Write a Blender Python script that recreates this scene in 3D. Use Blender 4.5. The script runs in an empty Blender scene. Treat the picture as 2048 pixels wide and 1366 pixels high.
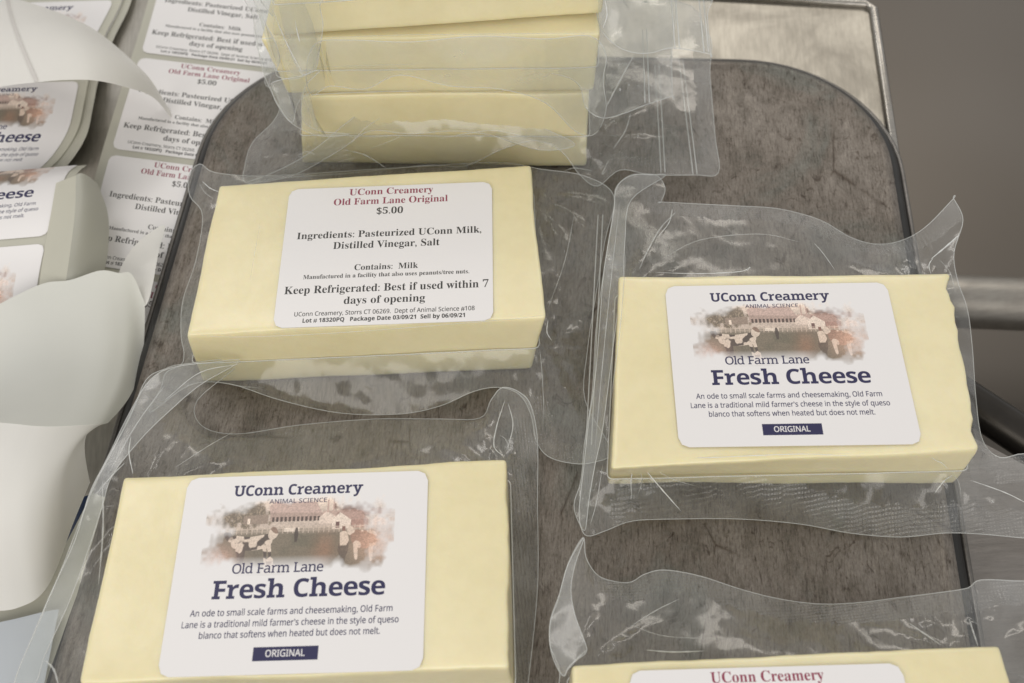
import bpy, math, random
import numpy as np
from mathutils import Vector, Matrix, noise
from mathutils.geometry import delaunay_2d_cdt

# ------------------------------------------------------------------ camera, world, light
# one Blender unit is 10 cm; z = 0 is the top face of the upturned baking tray
sc = bpy.context.scene
COL = sc.collection
H = 4.452
FW = np.array([0, .53247641, -.84644484])
RT = np.array([.99756038, -.05908937, -.03717158])
UP = np.array([.06980888, .84437968, .53117737])
cam = bpy.data.cameras.new('camera')
cam.sensor_width = 36; cam.lens = 2100 / 2048 * 36
cam.clip_start = .05; cam.clip_end = 200
cam.dof.use_dof = True; cam.dof.focus_distance = 4.85; cam.dof.aperture_fstop = 1.0
co = bpy.data.objects.new('camera', cam); COL.objects.link(co)
co.matrix_world = Matrix(((RT[0], UP[0], -FW[0], 0), (RT[1], UP[1], -FW[1], 0), (RT[2], UP[2], -FW[2], H), (0, 0, 0, 1)))
sc.camera = co
w = bpy.data.worlds.new('World'); sc.world = w; w.use_nodes = True
w.node_tree.nodes['Background'].inputs[0].default_value = (1, .985, .955, 1)
w.node_tree.nodes['Background'].inputs[1].default_value = .60

def area(name, loc, target, sx, sy, power, col):
    l = bpy.data.lights.new(name, 'AREA'); l.shape = 'RECTANGLE'; l.size = sx; l.size_y = sy
    l.energy = power; l.color = col
    o = bpy.data.objects.new(name, l); COL.objects.link(o); o.location = loc
    o.rotation_euler = (Vector(target) - Vector(loc)).to_track_quat('-Z', 'Y').to_euler()
    return o
area('ceiling_and_fill_lamp', (6.5, 22, 17), (0, 3, 0), 14, 4.5, 950, (1, .93, .83))
area('ceiling_and_fill_lamp', (-9, 12, 19), (0, 3, 0), 12, 3.0, 700, (1, .96, .9))
area('ceiling_and_fill_lamp', (-4, -15, 12), (0, 3, 0), 24, 12, 2500, (1, .95, .88))  # fill light added behind the camera to brighten the cheese fronts
vs = sc.view_settings
vs.view_transform = 'Standard'; vs.look = 'None'; vs.exposure = -.06; vs.gamma = 1
sc.render.engine = 'CYCLES'
cy = sc.cycles
cy.transparent_max_bounces = 40; cy.max_bounces = 10; cy.diffuse_bounces = 4; cy.glossy_bounces = 4
cy.transmission_bounces = 8; cy.sample_clamp_indirect = 6; cy.use_denoising = True
cy.caustics_reflective = False; cy.caustics_refractive = False

# ------------------------------------------------------------------ small helpers
def P(u, v, z=0.):
    """point at height z on the sight line of a pixel of the 2048 x 1366 photograph (used once, to take measurements)"""
    d = FW * 2100 + RT * (u - 1024) - UP * (v - 683)
    k = (z - H) / d[2]
    return np.array([d[0] * k, d[1] * k, z])

def tag(o, label=None, cat=None, group=None, kind=None):
    if label: o['label'] = label
    if cat: o['category'] = cat
    if group: o['group'] = group
    if kind: o['kind'] = kind
    return o

def empty(name, loc, label=None, cat=None, group=None):
    o = bpy.data.objects.new(name, None); COL.objects.link(o); o.location = loc
    o.empty_display_size = .1
    return tag(o, label, cat, group)

def mesh(name, verts, faces, mat, parent=None, smooth=True, uvs=None):
    me = bpy.data.meshes.new(name)
    loc = Vector((0, 0, 0))
    q = parent
    while q is not None:
        loc = loc + q.location; q = q.parent
    verts = [tuple(Vector([float(c) for c in v]) - loc) for v in verts]
    me.from_pydata(verts, [], [tuple(int(i) for i in f) for f in faces])
    if smooth: me.shade_smooth()
    if mat: me.materials.append(mat)
    if uvs is not None:
        l = me.uv_layers.new(name='UVMap')
        for lp in me.loops: l.data[lp.index].uv = uvs[lp.vertex_index]
    o = bpy.data.objects.new(name, me); COL.objects.link(o)
    if parent is not None: o.parent = parent
    return o

def catmull(pts, n=8, closed=False):
    pts = [np.asarray(p, float) for p in pts]
    if closed: q = [pts[-1]] + pts + [pts[0], pts[1]]
    else: q = [2 * pts[0] - pts[1]] + pts + [2 * pts[-1] - pts[-2]]
    out = []
    for i in range(1, len(q) - 2):
        a, b, c, d = q[i - 1:i + 3]
        for k in range(n):
            t = k / n
            out.append(.5 * ((2 * b) + (c - a) * t + (2 * a - 5 * b + 4 * c - d) * t * t + (3 * b - a - 3 * c + d) * t ** 3))
    if not closed: out.append(pts[-1])
    return np.array(out)

def tube(name, pts, r, mat, parent=None, closed=False, k=6):
    pts = np.asarray(pts, float); n = len(pts)
    V, F = [], []
    for i in range(n):
        if closed: t = pts[(i + 1) % n] - pts[i - 1]
        else: t = pts[min(i + 1, n - 1)] - pts[max(i - 1, 0)]
        t = t / (np.linalg.norm(t) + 1e-12)
        a = np.cross(t, (0, 0, 1.0)) if abs(t[2]) < .95 else np.cross(t, (1.0, 0, 0))
        a /= np.linalg.norm(a); b = np.cross(t, a)
        for j in range(k):
            an = 2 * math.pi * j / k
            V.append(pts[i] + r * (a * math.cos(an) + b * math.sin(an)))
    m = n if closed else n - 1
    for i in range(m):
        for j in range(k):
            F.append((i * k + j, i * k + (j + 1) % k, ((i + 1) % n) * k + (j + 1) % k, ((i + 1) % n) * k + j))
    if not closed:
        F.append(tuple(range(k))[::-1]); F.append(tuple((n - 1) * k + j for j in range(k)))
    return mesh(name, V, F, mat, parent)

# ------------------------------------------------------------------ materials
def newmat(name):
    m = bpy.data.materials.new(name); m.use_nodes = True
    nt = m.node_tree
    return m, nt, nt.nodes, nt.links, nt.nodes['Principled BSDF']

def N(nt, t, **kw):
    n = nt.nodes.new(t)
    for k, v in kw.items():
        if k.startswith('i_'): n.inputs[k[2:].replace('_', ' ')].default_value = v
        else: setattr(n, k, v)
    return n

def ramp(nt, fac, stops):
    r = nt.nodes.new('ShaderNodeValToRGB')
    el = r.color_ramp.elements
    while len(el) < len(stops): el.new(.5)
    for e, (p, c) in zip(el, stops):
        e.position = p; e.color = c if len(c) == 4 else (*c, 1)
    nt.links.new(fac, r.inputs[0])
    return r.outputs[0]

def noise_tex(nt, scale, detail=4, rough=.55, mapping=None, dist=0.):
    tc = nt.nodes.new('ShaderNodeTexCoord'); mp = nt.nodes.new('ShaderNodeMapping')
    nt.links.new(tc.outputs['Object'], mp.inputs[0])
    if mapping:
        mp.vector_type = 'TEXTURE'
        mp.inputs['Scale'].default_value = tuple(1 / c for c in mapping[0]); mp.inputs['Rotation'].default_value = mapping[1]
        if len(mapping) > 2: mp.inputs['Location'].default_value = mapping[2]
    n = nt.nodes.new('ShaderNodeTexNoise')
    n.inputs['Scale'].default_value = scale; n.inputs['Detail'].default_value = detail
    n.inputs['Roughness'].default_value = rough; n.inputs['Distortion'].default_value = dist
    nt.links.new(mp.outputs[0], n.inputs['Vector'])
    return n.outputs[0]

def mixc(nt, fac, a, b, mode='MIX'):
    m = nt.nodes.new('ShaderNodeMix'); m.data_type = 'RGBA'; m.blend_type = mode
    for inp, v in ((m.inputs[0], fac), (m.inputs[6], a), (m.inputs[7], b)):
        if hasattr(v, 'is_output'): nt.links.new(v, inp)
        elif isinstance(v, (int, float)): inp.default_value = v
        else: inp.default_value = (*v, 1) if len(v) == 3 else v
    return m.outputs[2]

def bump(nt, h, strength, dist, normal=None):
    b = nt.nodes.new('ShaderNodeBump'); b.inputs['Strength'].default_value = strength
    b.inputs['Distance'].default_value = dist
    nt.links.new(h, b.inputs['Height'])
    if normal is not None: nt.links.new(normal, b.inputs['Normal'])
    return b.outputs[0]

def mat_cheese():
    m, nt, nd, lk, bs = newmat('cheese')
    a = noise_tex(nt, 1.6, 3, .5); b = noise_tex(nt, 14, 5, .6)
    c = ramp(nt, a, [(.3, (.77, .69, .425)), (.7, (.85, .775, .52))])
    c2 = ramp(nt, b, [(.3, (.93, .92, .88)), (.62, (1, 1, 1))])
    lk.new(mixc(nt, .5, c, c2, 'MULTIPLY'), bs.inputs['Base Color'])
    bs.inputs['Roughness'].default_value = .42
    bs.inputs['Subsurface Weight'].default_value = .35
    bs.inputs['Subsurface Radius'].default_value = (.07, .05, .02)
    bs.inputs['Subsurface Scale'].default_value = 1.0
    n = bump(nt, noise_tex(nt, 6, 6, .6), .25, .012)
    n = bump(nt, noise_tex(nt, 45, 3, .6), .12, .004, n)
    lk.new(n, bs.inputs['Normal'])
    # the film is sucked tight against the cheese: a clear coat with its own soft creases
    bs.inputs['Coat Weight'].default_value = .7; bs.inputs['Coat Roughness'].default_value = .26
    cn = bump(nt, noise_tex(nt, 5, 4, .55, ((1, .5, 1), (0, 0, .3)), .8), .2, .03)
    lk.new(cn, bs.inputs['Coat Normal'])
    return m

def mat_film(name, haze=.14, rough=.1, seal=False, tint=(.97, .98, .97), wr=1.0, scale=1.0):
    m = bpy.data.materials.new(name); m.use_nodes = True; nt = m.node_tree; lk = nt.links
    for n in list(nt.nodes): nt.nodes.remove(n)
    out = nt.nodes.new('ShaderNodeOutputMaterial')
    tr = N(nt, 'ShaderNodeBsdfTransparent'); tr.inputs[0].default_value = (*tint, 1)
    df = N(nt, 'ShaderNodeBsdfDiffuse'); df.inputs[0].default_value = (.80, .82, .84, 1)
    tl = N(nt, 'ShaderNodeBsdfTranslucent'); tl.inputs[0].default_value = (.80, .82, .84, 1)
    gl = N(nt, 'ShaderNodeBsdfAnisotropic'); gl.inputs['Roughness'].default_value = rough
    gl.inputs[0].default_value = (1, 1, 1, 1)
    h1 = noise_tex(nt, 3.0 * scale, 2, .4, ((1, 1, 1), (0, 0, 0)), .8)
    h2 = noise_tex(nt, 11 * scale, 3, .5, ((1, .45, 1), (0, 0, .5)), .5)
    n = bump(nt, h1, .20 * wr, .05)
    n = bump(nt, h2, .05 * wr, .015, n)
    if seal:
        tc = nt.nodes.new('ShaderNodeTexCoord')
        hs = []
        for rz in (.0, math.pi / 2):
            mp = nt.nodes.new('ShaderNodeMapping'); mp.inputs['Rotation'].default_value = (0, 0, rz - .05)
            lk.new(tc.outputs['Object'], mp.inputs[0])
            wv = nt.nodes.new('ShaderNodeTexWave'); wv.inputs['Scale'].default_value = 22
            wv.inputs['Distortion'].default_value = .4
            lk.new(mp.outputs[0], wv.inputs['Vector']); hs.append(wv.outputs['Fac'])
        mm = N(nt, 'ShaderNodeMath', operation='ADD'); lk.new(hs[0], mm.inputs[0]); lk.new(hs[1], mm.inputs[1])
        n = bump(nt, mm.outputs[0], .5, .006, n)
    lk.new(n, gl.inputs['Normal'])
    mx = N(nt, 'ShaderNodeMixShader'); mx.inputs[0].default_value = .45
    lk.new(df.outputs[0], mx.inputs[1]); lk.new(tl.outputs[0], mx.inputs[2])
    hz = noise_tex(nt, 2.3 * scale, 4, .6, ((1, 1, 1), (0, 0, 0), (3, 1, 7)), .6)
    mr = nt.nodes.new('ShaderNodeMapRange'); lk.new(hz, mr.inputs[0])
    mr.inputs[1].default_value = .35; mr.inputs[2].default_value = .7
    mr.inputs[3].default_value = haze * .55; mr.inputs[4].default_value = haze * 1.6
    m1 = N(nt, 'ShaderNodeMixShader'); lk.new(mr.outputs[0], m1.inputs[0])
    lk.new(tr.outputs[0], m1.inputs[1]); lk.new(mx.outputs[0], m1.inputs[2])
    lw = nt.nodes.new('ShaderNodeFresnel'); lk.new(n, lw.inputs['Normal'])
    geo = nt.nodes.new('ShaderNodeNewGeometry'); ior = nt.nodes.new('ShaderNodeMapRange')   # a thin film reflects the same from both sides
    ior.inputs[3].default_value = 1.5; ior.inputs[4].default_value = 1 / 1.5
    lk.new(geo.outputs['Backfacing'], ior.inputs[0]); lk.new(ior.outputs[0], lw.inputs[0])
    ms = N(nt, 'ShaderNodeMath', operation='MULTIPLY'); lk.new(lw.outputs[0], ms.inputs[0]); ms.inputs[1].default_value = 1.15
    m2 = N(nt, 'ShaderNodeMixShader'); lk.new(ms.outputs[0], m2.inputs[0])
    lk.new(m1.outputs[0], m2.inputs[1]); lk.new(gl.outputs[0], m2.inputs[2])
    lk.new(m2.outputs[0], out.inputs[0])
    return m

def mat_edge():
    m, nt, nd, lk, bs = newmat('film_cut_edge')
    bs.inputs['Base Color'].default_value = (.78, .8, .8, 1); bs.inputs['Roughness'].default_value = .25
    bs.inputs['Alpha'].default_value = .42
    return m

TROT = math.radians(7.3)
def mat_tray():
    m, nt, nd, lk, bs = newmat('worn_aluminium')
    rot = (0, 0, -TROT)
    big = noise_tex(nt, 1.6, 6, .65, ((1, .8, 1), rot), .8)
    mid = noise_tex(nt, 7, 6, .7, ((1.3, .7, 1), rot), .6)
    fine = noise_tex(nt, 42, 7, .8, ((2.2, .28, 1), rot))
    fine2 = noise_tex(nt, 75, 4, .75, ((1.4, .7, 1), rot))
    spots = noise_tex(nt, 13, 5, .7, ((1, .7, 1), rot), .9)
    c = ramp(nt, big, [(.34, (.165, .170, .158)), (.5, (.188, .170, .153)), (.64, (.235, .217, .200))])
    c1 = ramp(nt, mid, [(.34, (.78, .76, .73)), (.5, (1, .98, .97)), (.7, (1.08, 1.07, 1.06))])
    c2 = ramp(nt, fine, [(.38, (.50, .46, .43)), (.47, (.95, .94, .92)), (.66, (1.22, 1.21, 1.19))])
    c3 = ramp(nt, spots, [(.33, (.32, .26, .22)), (.41, (1, 1, 1))])
    c4 = ramp(nt, fine2, [(.35, (.72, .70, .68)), (.6, (1.1, 1.1, 1.1))])
    c = mixc(nt, 1.0, c, c1, 'MULTIPLY'); c = mixc(nt, 1.0, c, c2, 'MULTIPLY'); c = mixc(nt, .75, c, c3, 'MULTIPLY'); c = mixc(nt, .8, c, c4, 'MULTIPLY')
    vn = nt.nodes.new('ShaderNodeTexVoronoi'); vn.feature = 'DISTANCE_TO_EDGE'; vn.inputs['Scale'].default_value = 1.3
    tc = nt.nodes.new('ShaderNodeTexCoord'); mp = nt.nodes.new('ShaderNodeMapping')
    mp.inputs['Rotation'].default_value = (0, 0, .9); mp.inputs['Scale'].default_value = (1, .35, 1)
    lk.new(tc.outputs['Object'], mp.inputs[0]); lk.new(mp.outputs[0], vn.inputs['Vector'])
    sc_ = ramp(nt, vn.outputs[0], [(.0, (.45, .4, .36)), (.006, (1, 1, 1))])
    brk = ramp(nt, noise_tex(nt, 3, 2), [(.52, (0, 0, 0)), (.6, (1, 1, 1))])
    c = mixc(nt, brk, c, mixc(nt, 1.0, c, sc_, 'MULTIPLY'))
    lk.new(c, bs.inputs['Base Color'])
    bs.inputs['Metallic'].default_value = .55
    r = ramp(nt, mid, [(.3, (.62,) * 3), (.7, (.42,) * 3)]); lk.new(r, bs.inputs['Roughness'])
    n = bump(nt, fine, .35, .006); n = bump(nt, spots, .2, .01, n)
    lk.new(n, bs.inputs['Normal'])
    return m

def mat_steel(name, col, rough=.3, rz=0., metallic=.9, stretch=(1, 12, 1), bumpy=.1):
    m, nt, nd, lk, bs = newmat(name)
    f = noise_tex(nt, 6, 5, .65, (stretch, (0, 0, rz)))
    b = noise_tex(nt, 2, 5, .6, ((1, 1, 1), (0, 0, rz)), .6)
    c = ramp(nt, f, [(.3, tuple(x * .85 for x in col)), (.7, tuple(min(1, x * 1.1) for x in col))])
    c2 = ramp(nt, b, [(.3, (.72, .7, .68)), (.6, (1, 1, 1))])
    lk.new(mixc(nt, .8, c, c2, 'MULTIPLY'), bs.inputs['Base Color'])
    bs.inputs['Metallic'].default_value = metallic
    r = ramp(nt, b, [(.3, (rough * 1.25,) * 3), (.7, (rough * .85,) * 3)]); lk.new(r, bs.inputs['Roughness'])
    lk.new(bump(nt, f, bumpy, .01), bs.inputs['Normal'])
    return m

def mat_paper(name, col, trans=.25, rough=.5, var=.06):
    m, nt, nd, lk, bs = newmat(name)
    a = noise_tex(nt, 1.5, 4, .5)
    lk.new(ramp(nt, a, [(.3, tuple(x * (1 - var) for x in col)), (.7, col)]), bs.inputs['Base Color'])
    bs.inputs['Roughness'].default_value = rough
    out = nd['Material Output']
    tl = N(nt, 'ShaderNodeBsdfTranslucent'); tl.inputs[0].default_value = (*col, 1)
    mx = N(nt, 'ShaderNodeMixShader'); mx.inputs[0].default_value = trans
    lk.new(bs.outputs[0], mx.inputs[1]); lk.new(tl.outputs[0], mx.inputs[2]); lk.new(mx.outputs[0], out.inputs[0])
    lk.new(bump(nt, noise_tex(nt, 60, 3, .6), .08, .003), bs.inputs['Normal'])
    return m

def plain(name, col, rough=.5, metallic=0.):
    m, nt, nd, lk, bs = newmat(name)
    lk.new(ramp(nt, noise_tex(nt, 9, 3), [(.3, tuple(x * .8 for x in col)), (.7, col)]), bs.inputs['Base Color'])
    bs.inputs['Roughness'].default_value = rough; bs.inputs['Metallic'].default_value = metallic
    return m

CHEESE = mat_cheese(); TRAY = mat_tray()
FILM = mat_film('clear_vacuum_film', .135, .165)
WRAP = mat_film('tight_vacuum_film', .03, .16, wr=.35)
SEAL = mat_film('heat_seal_film', .20, .2, seal=True)
MILKY = mat_film('layered_vacuum_film', .21, .2)
EDGE = mat_edge()
LINER = mat_paper('glassine_liner', (.66, .65, .56), .25)
LINERW = mat_paper('white_backing_paper', (.86, .85, .82), .2)
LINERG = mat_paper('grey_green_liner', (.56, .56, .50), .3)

# ------------------------------------------------------------------ label print (flat print, drawn into generated images)
TW, TH = 1320, 1080; SS = 2
def mathmap(s, base, dig=None):
    o = ''
    for c in s:
        if 'A' <= c <= 'Z': o += chr(base + ord(c) - 65)
        elif 'a' <= c <= 'z': o += chr(base + 26 + ord(c) - 97)
        elif '0' <= c <= '9' and dig: o += chr(dig + ord(c) - 48)
        else: o += c
    return o
STY = {'serif': (0x1D400, 0x1D7CE, -.005), 'slab': (0x1D5D4, 0x1D7EC, .0), 'slablight': (0x1D5A0, 0x1D7E2, .0),
       'sans': (0x1D5A0, 0x1D7E2, .0), 'sansbold': (0x1D5D4, 0x1D7EC, .0)}
_tc = {}
def add_serifs(ch, v, t, style):
    """slab serifs on the stems of a sans glyph: bottoms and tops where a slab face has them"""
    bot = {'F': 'a', 'r': 'a', 'h': 'a', 'n': 'a', 'm': 'a', 'l': 'a', 'L': 'l', 'd': 'r', 'a': 'r', 'y': ''}
    top = {'U': 'a', 'F': 'l', 'L': 'a', 'h': 'l', 'l': 'l', 'd': 'l', 'r': 'l', 'n': 'l', 'm': 'l', 'y': 'a'}
    th, ex = (.105, .075) if style == 'slab' else (.060, .070)
    def runs(y):
        iv = []
        for tri in t:
            p = v[tri]; xs = []
            for i in range(3):
                a, b = p[i], p[(i + 1) % 3]
                if (a[1] - y) * (b[1] - y) < 0: xs.append(a[0] + (b[0] - a[0]) * (y - a[1]) / (b[1] - a[1]))
            if len(xs) == 2: iv.append(sorted(xs))
        iv.sort(); o = []
        for a, b in iv:
            if o and a <= o[-1][1] + .004: o[-1][1] = max(o[-1][1], b)
            else: o.append([a, b])
        return o
    V, T = [v], [t]; n = len(v)
    def bar(x0, x1, y0, y1):
        nonlocal n
        V.append(np.array([(x0, y0), (x1, y0), (x1, y1), (x0, y1)])); T.append(np.array([(n, n + 1, n + 2), (n, n + 2, n + 3)])); n += 4
    y1 = v[:, 1].max()
    if bot.get(ch):
        r = runs(.03); k = bot[ch]
        for i, (a, b) in enumerate(r):
            if k == 'l' and i == 0: bar(a - ex, a + .02, 0, th)
            elif k == 'r' and i == len(r) - 1: bar(b - .02, b + ex, 0, th)
            elif k == 'a': bar(a - ex, b + ex, 0, th)
    if top.get(ch):
        yt = y1 if ch not in 'rnm' else runs and y1 * .985
        r = runs(y1 - .035); k = top[ch]
        for i, (a, b) in enumerate(r):
            if k == 'a': bar(a - ex, b + ex, y1 - th, y1)
            elif k == 'l' and i == 0: bar(a - ex, a + .03, yt - th, yt)
    return np.vstack(V), np.vstack(T)

def text_tris(s, style):
    k = (s, style)
    if k in _tc: return _tc[k]
    base, dig, off = STY[style]
    if 'ob' not in _tc:
        cu = bpy.data.curves.new('t', 'FONT'); _tc['ob'] = bpy.data.objects.new('t', cu); COL.objects.link(_tc['ob'])
    ob = _tc['ob']; cu = ob.data; cu.body = mathmap(s, base, dig); cu.offset = off; cu.resolution_u = 4
    me = ob.to_mesh()
    v = np.zeros(len(me.vertices) * 3, dtype=np.float32)
    if len(v): me.vertices.foreach_get('co', v)
    v = v.reshape(-1, 3)[:, :2].astype(float)
    me.calc_loop_triangles()
    t = np.array([tuple(x.vertices) for x in me.loop_triangles], dtype=int).reshape(-1, 3)
    ob.to_mesh_clear()
    if style.startswith('slab'): v, t = add_serifs(s, v, t, style)
    _tc[k] = (v, t)
    return _tc[k]

def fill_tris(mask, v, t):
    hh, ww = mask.shape
    for a, b, c in t:
        p = v[[a, b, c]]
        x0, x1 = max(0, int(p[:, 0].min())), min(ww - 1, int(p[:, 0].max()) + 1)
        y0, y1 = max(0, int(p[:, 1].min())), min(hh - 1, int(p[:, 1].max()) + 1)
        if x1 < x0 or y1 < y0: continue
        X = np.arange(x0, x1 + 1)[None, :] + .5; Y = np.arange(y0, y1 + 1)[:, None] + .5
        d = [(p[(i + 1) % 3, 0] - p[i, 0]) * (Y - p[i, 1]) - (p[(i + 1) % 3, 1] - p[i, 1]) * (X - p[i, 0]) for i in range(3)]
        m = ((d[0] >= 0) & (d[1] >= 0) & (d[2] >= 0)) | ((d[0] <= 0) & (d[1] <= 0) & (d[2] <= 0))
        mask[y0:y1 + 1, x0:x1 + 1] |= m

def line_layout(s, style):
    if not style.startswith('slab'):
        return text_tris(s, style)
    V, T, x, n = [], [], 0., 0
    for ch in s:
        if ch == ' ': x += .28; continue
        v, t = text_tris(ch, style)
        x0, x1 = v[:, 0].min(), v[:, 0].max()
        V.append(v + [x - x0, 0]); T.append(t + n); n += len(v); x += (x1 - x0) + .045
    return np.vstack(V), np.vstack(T)

def put_text(img, s, style, u0, u1, v, cap, col):
    """text between u0 and u1 (fractions of the width), baseline at v, capitals cap high (fraction of the height)"""
    vv, t = line_layout(s, style)
    cv, _ = text_tris('E', style)
    ch = cv[:, 1].max() - cv[:, 1].min()
    xs0, xs1 = vv[:, 0].min(), vv[:, 0].max()
    W, Hh = TW * SS, TH * SS
    X = (u0 + (vv[:, 0] - xs0) / (xs1 - xs0) * (u1 - u0)) * W
    Y = v * Hh - vv[:, 1] / ch * cap * Hh
    mask = np.zeros((Hh, W), bool)
    fill_tris(mask, np.stack([X, Y], 1), t)
    rad = {"slab": .006, "slablight": .014, "sans": .018, 'sansbold': .02, 'serif': .012}.get(style, 0) * cap / .70 * Hh
    if rad >= .7:
        x0, x1, y0, y1 = int(u0 * W) - 12, int(u1 * W) + 12, max(0, int((v - cap * 1.5) * Hh)), min(Hh, int((v + cap * .6) * Hh))
        src = mask[y0:y1, x0:x1].copy(); dst = src.copy(); q = int(math.ceil(rad))
        for dy in range(-q, q + 1):
            for dx in range(-q, q + 1):
                if dx * dx + dy * dy <= rad * rad + .1: dst |= np.roll(np.roll(src, dy, 0), dx, 1)
        mask[y0:y1, x0:x1] = dst
    m = mask.reshape(TH, SS, TW, SS).mean((1, 3))[..., None]
    img[:] = img * (1 - m) + np.array(col) * m

def put_rect(img, u0, v0, u1, v1, col):
    img[int(v0 * TH):int(v1 * TH), int(u0 * TW):int(u1 * TW)] = col

def vnoise(h, w, cells, seed):
    r = np.random.RandomState(seed); ch = max(2, int(cells * h / w) + 2); g = r.rand(ch + 1, cells + 2)
    y = np.linspace(0, ch - 1.001, h); x = np.linspace(0, cells - .001, w)
    yi, xi = y.astype(int), x.astype(int); fy, fx = (y - yi)[:, None], (x - xi)[None, :]
    fy = fy * fy * (3 - 2 * fy); fx = fx * fx * (3 - 2 * fx)
    a = g[yi][:, xi]; b = g[yi][:, xi + 1]; c = g[yi + 1][:, xi]; d = g[yi + 1][:, xi + 1]
    return a * (1 - fx) * (1 - fy) + b * fx * (1 - fy) + c * (1 - fx) * fy + d * fx * fy

def poly_mask(h, w, pts):
    from mathutils.geometry import tessellate_polygon
    t = tessellate_polygon([[Vector((x, y, 0)) for x, y in pts]])
    m = np.zeros((h, w), bool)
    fill_tris(m, np.array([(x * w, y * h) for x, y in pts], float), [tuple(i) for i in t])
    return m

def farm_picture(img, u0, v0, u1, v1):
    """faded old farmyard photograph: barns, trees, fence, cows and people"""
    x0, x1, y0, y1 = int(u0 * TW), int(u1 * TW), int(v0 * TH), int(v1 * TH)
    h, w = y1 - y0, x1 - x0
    Y, X = np.mgrid[0:h, 0:w]; X = X / w; Y = Y / h
    n1 = vnoise(h, w, 14, 1); n2 = vnoise(h, w, 50, 2); n3 = vnoise(h, w, 150, 3); n4 = vnoise(h, w, 7, 4)
    pic = np.ones((h, w, 3)) * (.56, .51, .48) * (1 + .5 * np.clip((.22 - Y) * 6, 0, 1))[..., None]
    def blend(m, c):
        m = np.clip(m, 0, 1)[..., None]; pic[:] = pic * (1 - m) + np.array(c) * m
    def P_(pts, c, a=1.):
        blend(poly_mask(h, w, pts) * a, c)
    blend(np.clip((Y - .40) * 9, 0, 1), (.22, .205, .155)); blend(np.exp(-((X - .55) / .2) ** 2) * np.clip((Y - .45) * 5, 0, 1) * n4 * .5, (.15, .17, .09)); blend(np.clip((n1 - .45) * 4, 0, 1) * np.clip((Y - .42) * 8, 0, 1) * .45, (.30, .26, .20))                       # field
    blend(np.clip((Y - .5) * 3, 0, 1) * (n2 > .55) * .35, (.24, .22, .17))
    blend((Y > .42) * np.clip((n3 - .5) * 4, 0, 1) * .4, (.10, .09, .065))
    blend(np.clip((Y - .62) * 3, 0, 1) * (n4 - .3) * .9, (.24, .19, .13))
    tr = np.exp(-(((X - .20) / .17) ** 2 + ((Y - .22) / .2) ** 2) * 1.2) + (n2 - .5) * .7 + (n3 - .5) * .3
    blend(np.clip((tr - .35) * 4, 0, 1) * .85, (.17, .14, .09))
    blend(np.clip((tr - .45) * 3, 0, 1) * (n3 > .62) * .6, (.40, .35, .27))
    rt = np.exp(-(((X - .80) / .14) ** 2 + ((Y - .20) / .09) ** 2)) + (n2 - .5) * .8
    blend(np.clip((rt - .45) * 5, 0, 1) * .8, (.24, .12, .10))
    P_([(.33, .14), (.37, .06), (.58, .10), (.62, .26), (.34, .26)], (.56, .44, .43))   # long barn roof
    P_([(.34, .22), (.62, .24), (.62, .33), (.34, .33)], (.46, .36, .34))
    for i in range(12): P_([(.35 + i * .022, .28), (.363 + i * .022, .28), (.363 + i * .022, .34), (.35 + i * .022, .34)], (.12, .08, .07))
    P_([(.62, .22), (.98, .20), (.98, .27), (.62, .30)], (.48, .32, .30), .6)
    P_([(.60, .30), (.64, .22), (.69, .30), (.69, .38), (.60, .38)], (.68, .62, .59))
    P_([(.67, .34), (.71, .24), (.77, .34), (.77, .45), (.67, .45)], (.72, .68, .65))
    P_([(.71, .24), (.82, .24), (.86, .34), (.77, .34)], (.47, .33, .31))
    P_([(.77, .34), (.86, .34), (.86, .44), (.77, .44)], (.42, .26, .24))
    P_([(.69, .36), (.71, .36), (.71, .44), (.69, .44)], (.2, .1, .1))
    P_([(.88, .36), (.91, .29), (.96, .36), (.96, .42), (.88, .42)], (.76, .68, .66))
    P_([(.64, .08), (.648, .08), (.648, .24), (.64, .24)], (.55, .4, .38)); P_([(.67, .06), (.676, .06), (.676, .22), (.67, .22)], (.55, .4, .38))
    P_([(.20, .26), (.33, .24), (.33, .36), (.20, .36)], (.34, .28, .24)); P_([(.22, .29), (.235, .29), (.235, .36), (.22, .36)], (.75, .7, .65))
    for i in range(34):                                                              # fence
        x = .06 + i * .027
        P_([(x, .40), (x + .005, .40), (x + .005, .49), (x, .49)], (.62, .56, .50), .7)
    P_([(.06, .42), (.95, .41), (.95, .425), (.06, .435)], (.6, .55, .5), .6); P_([(.06, .455), (.95, .445), (.95, .46), (.06, .47)], (.5, .45, .4), .5)
    P_([(.42, .42), (.50, .42), (.50, .47), (.42, .47)], (.85, .82, .78), .6)
    W_, B_ = (.66, .61, .56), (.085, .06, .05)
    def beast(parts, thr, seedn, dark):
        m = np.zeros((h, w), bool)
        for q in parts: m |= poly_mask(h, w, catmull([np.array(p_) for p_ in q], 5, True))
        blend(m * 1., W_)
        pn = .75 * vnoise(h, w, 26, seedn) + .25 * vnoise(h, w, 60, seedn + 1)
        blend(m * np.clip((pn - thr) * 22, 0, 1) * .95, dark)
        blend(m * (n3 > .7) * .2, dark)
    body = [(.145, .53), (.17, .50), (.24, .52), (.31, .50), (.35, .49), (.365, .56), (.35, .64), (.30, .68), (.24, .69), (.19, .67), (.155, .64)]
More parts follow.
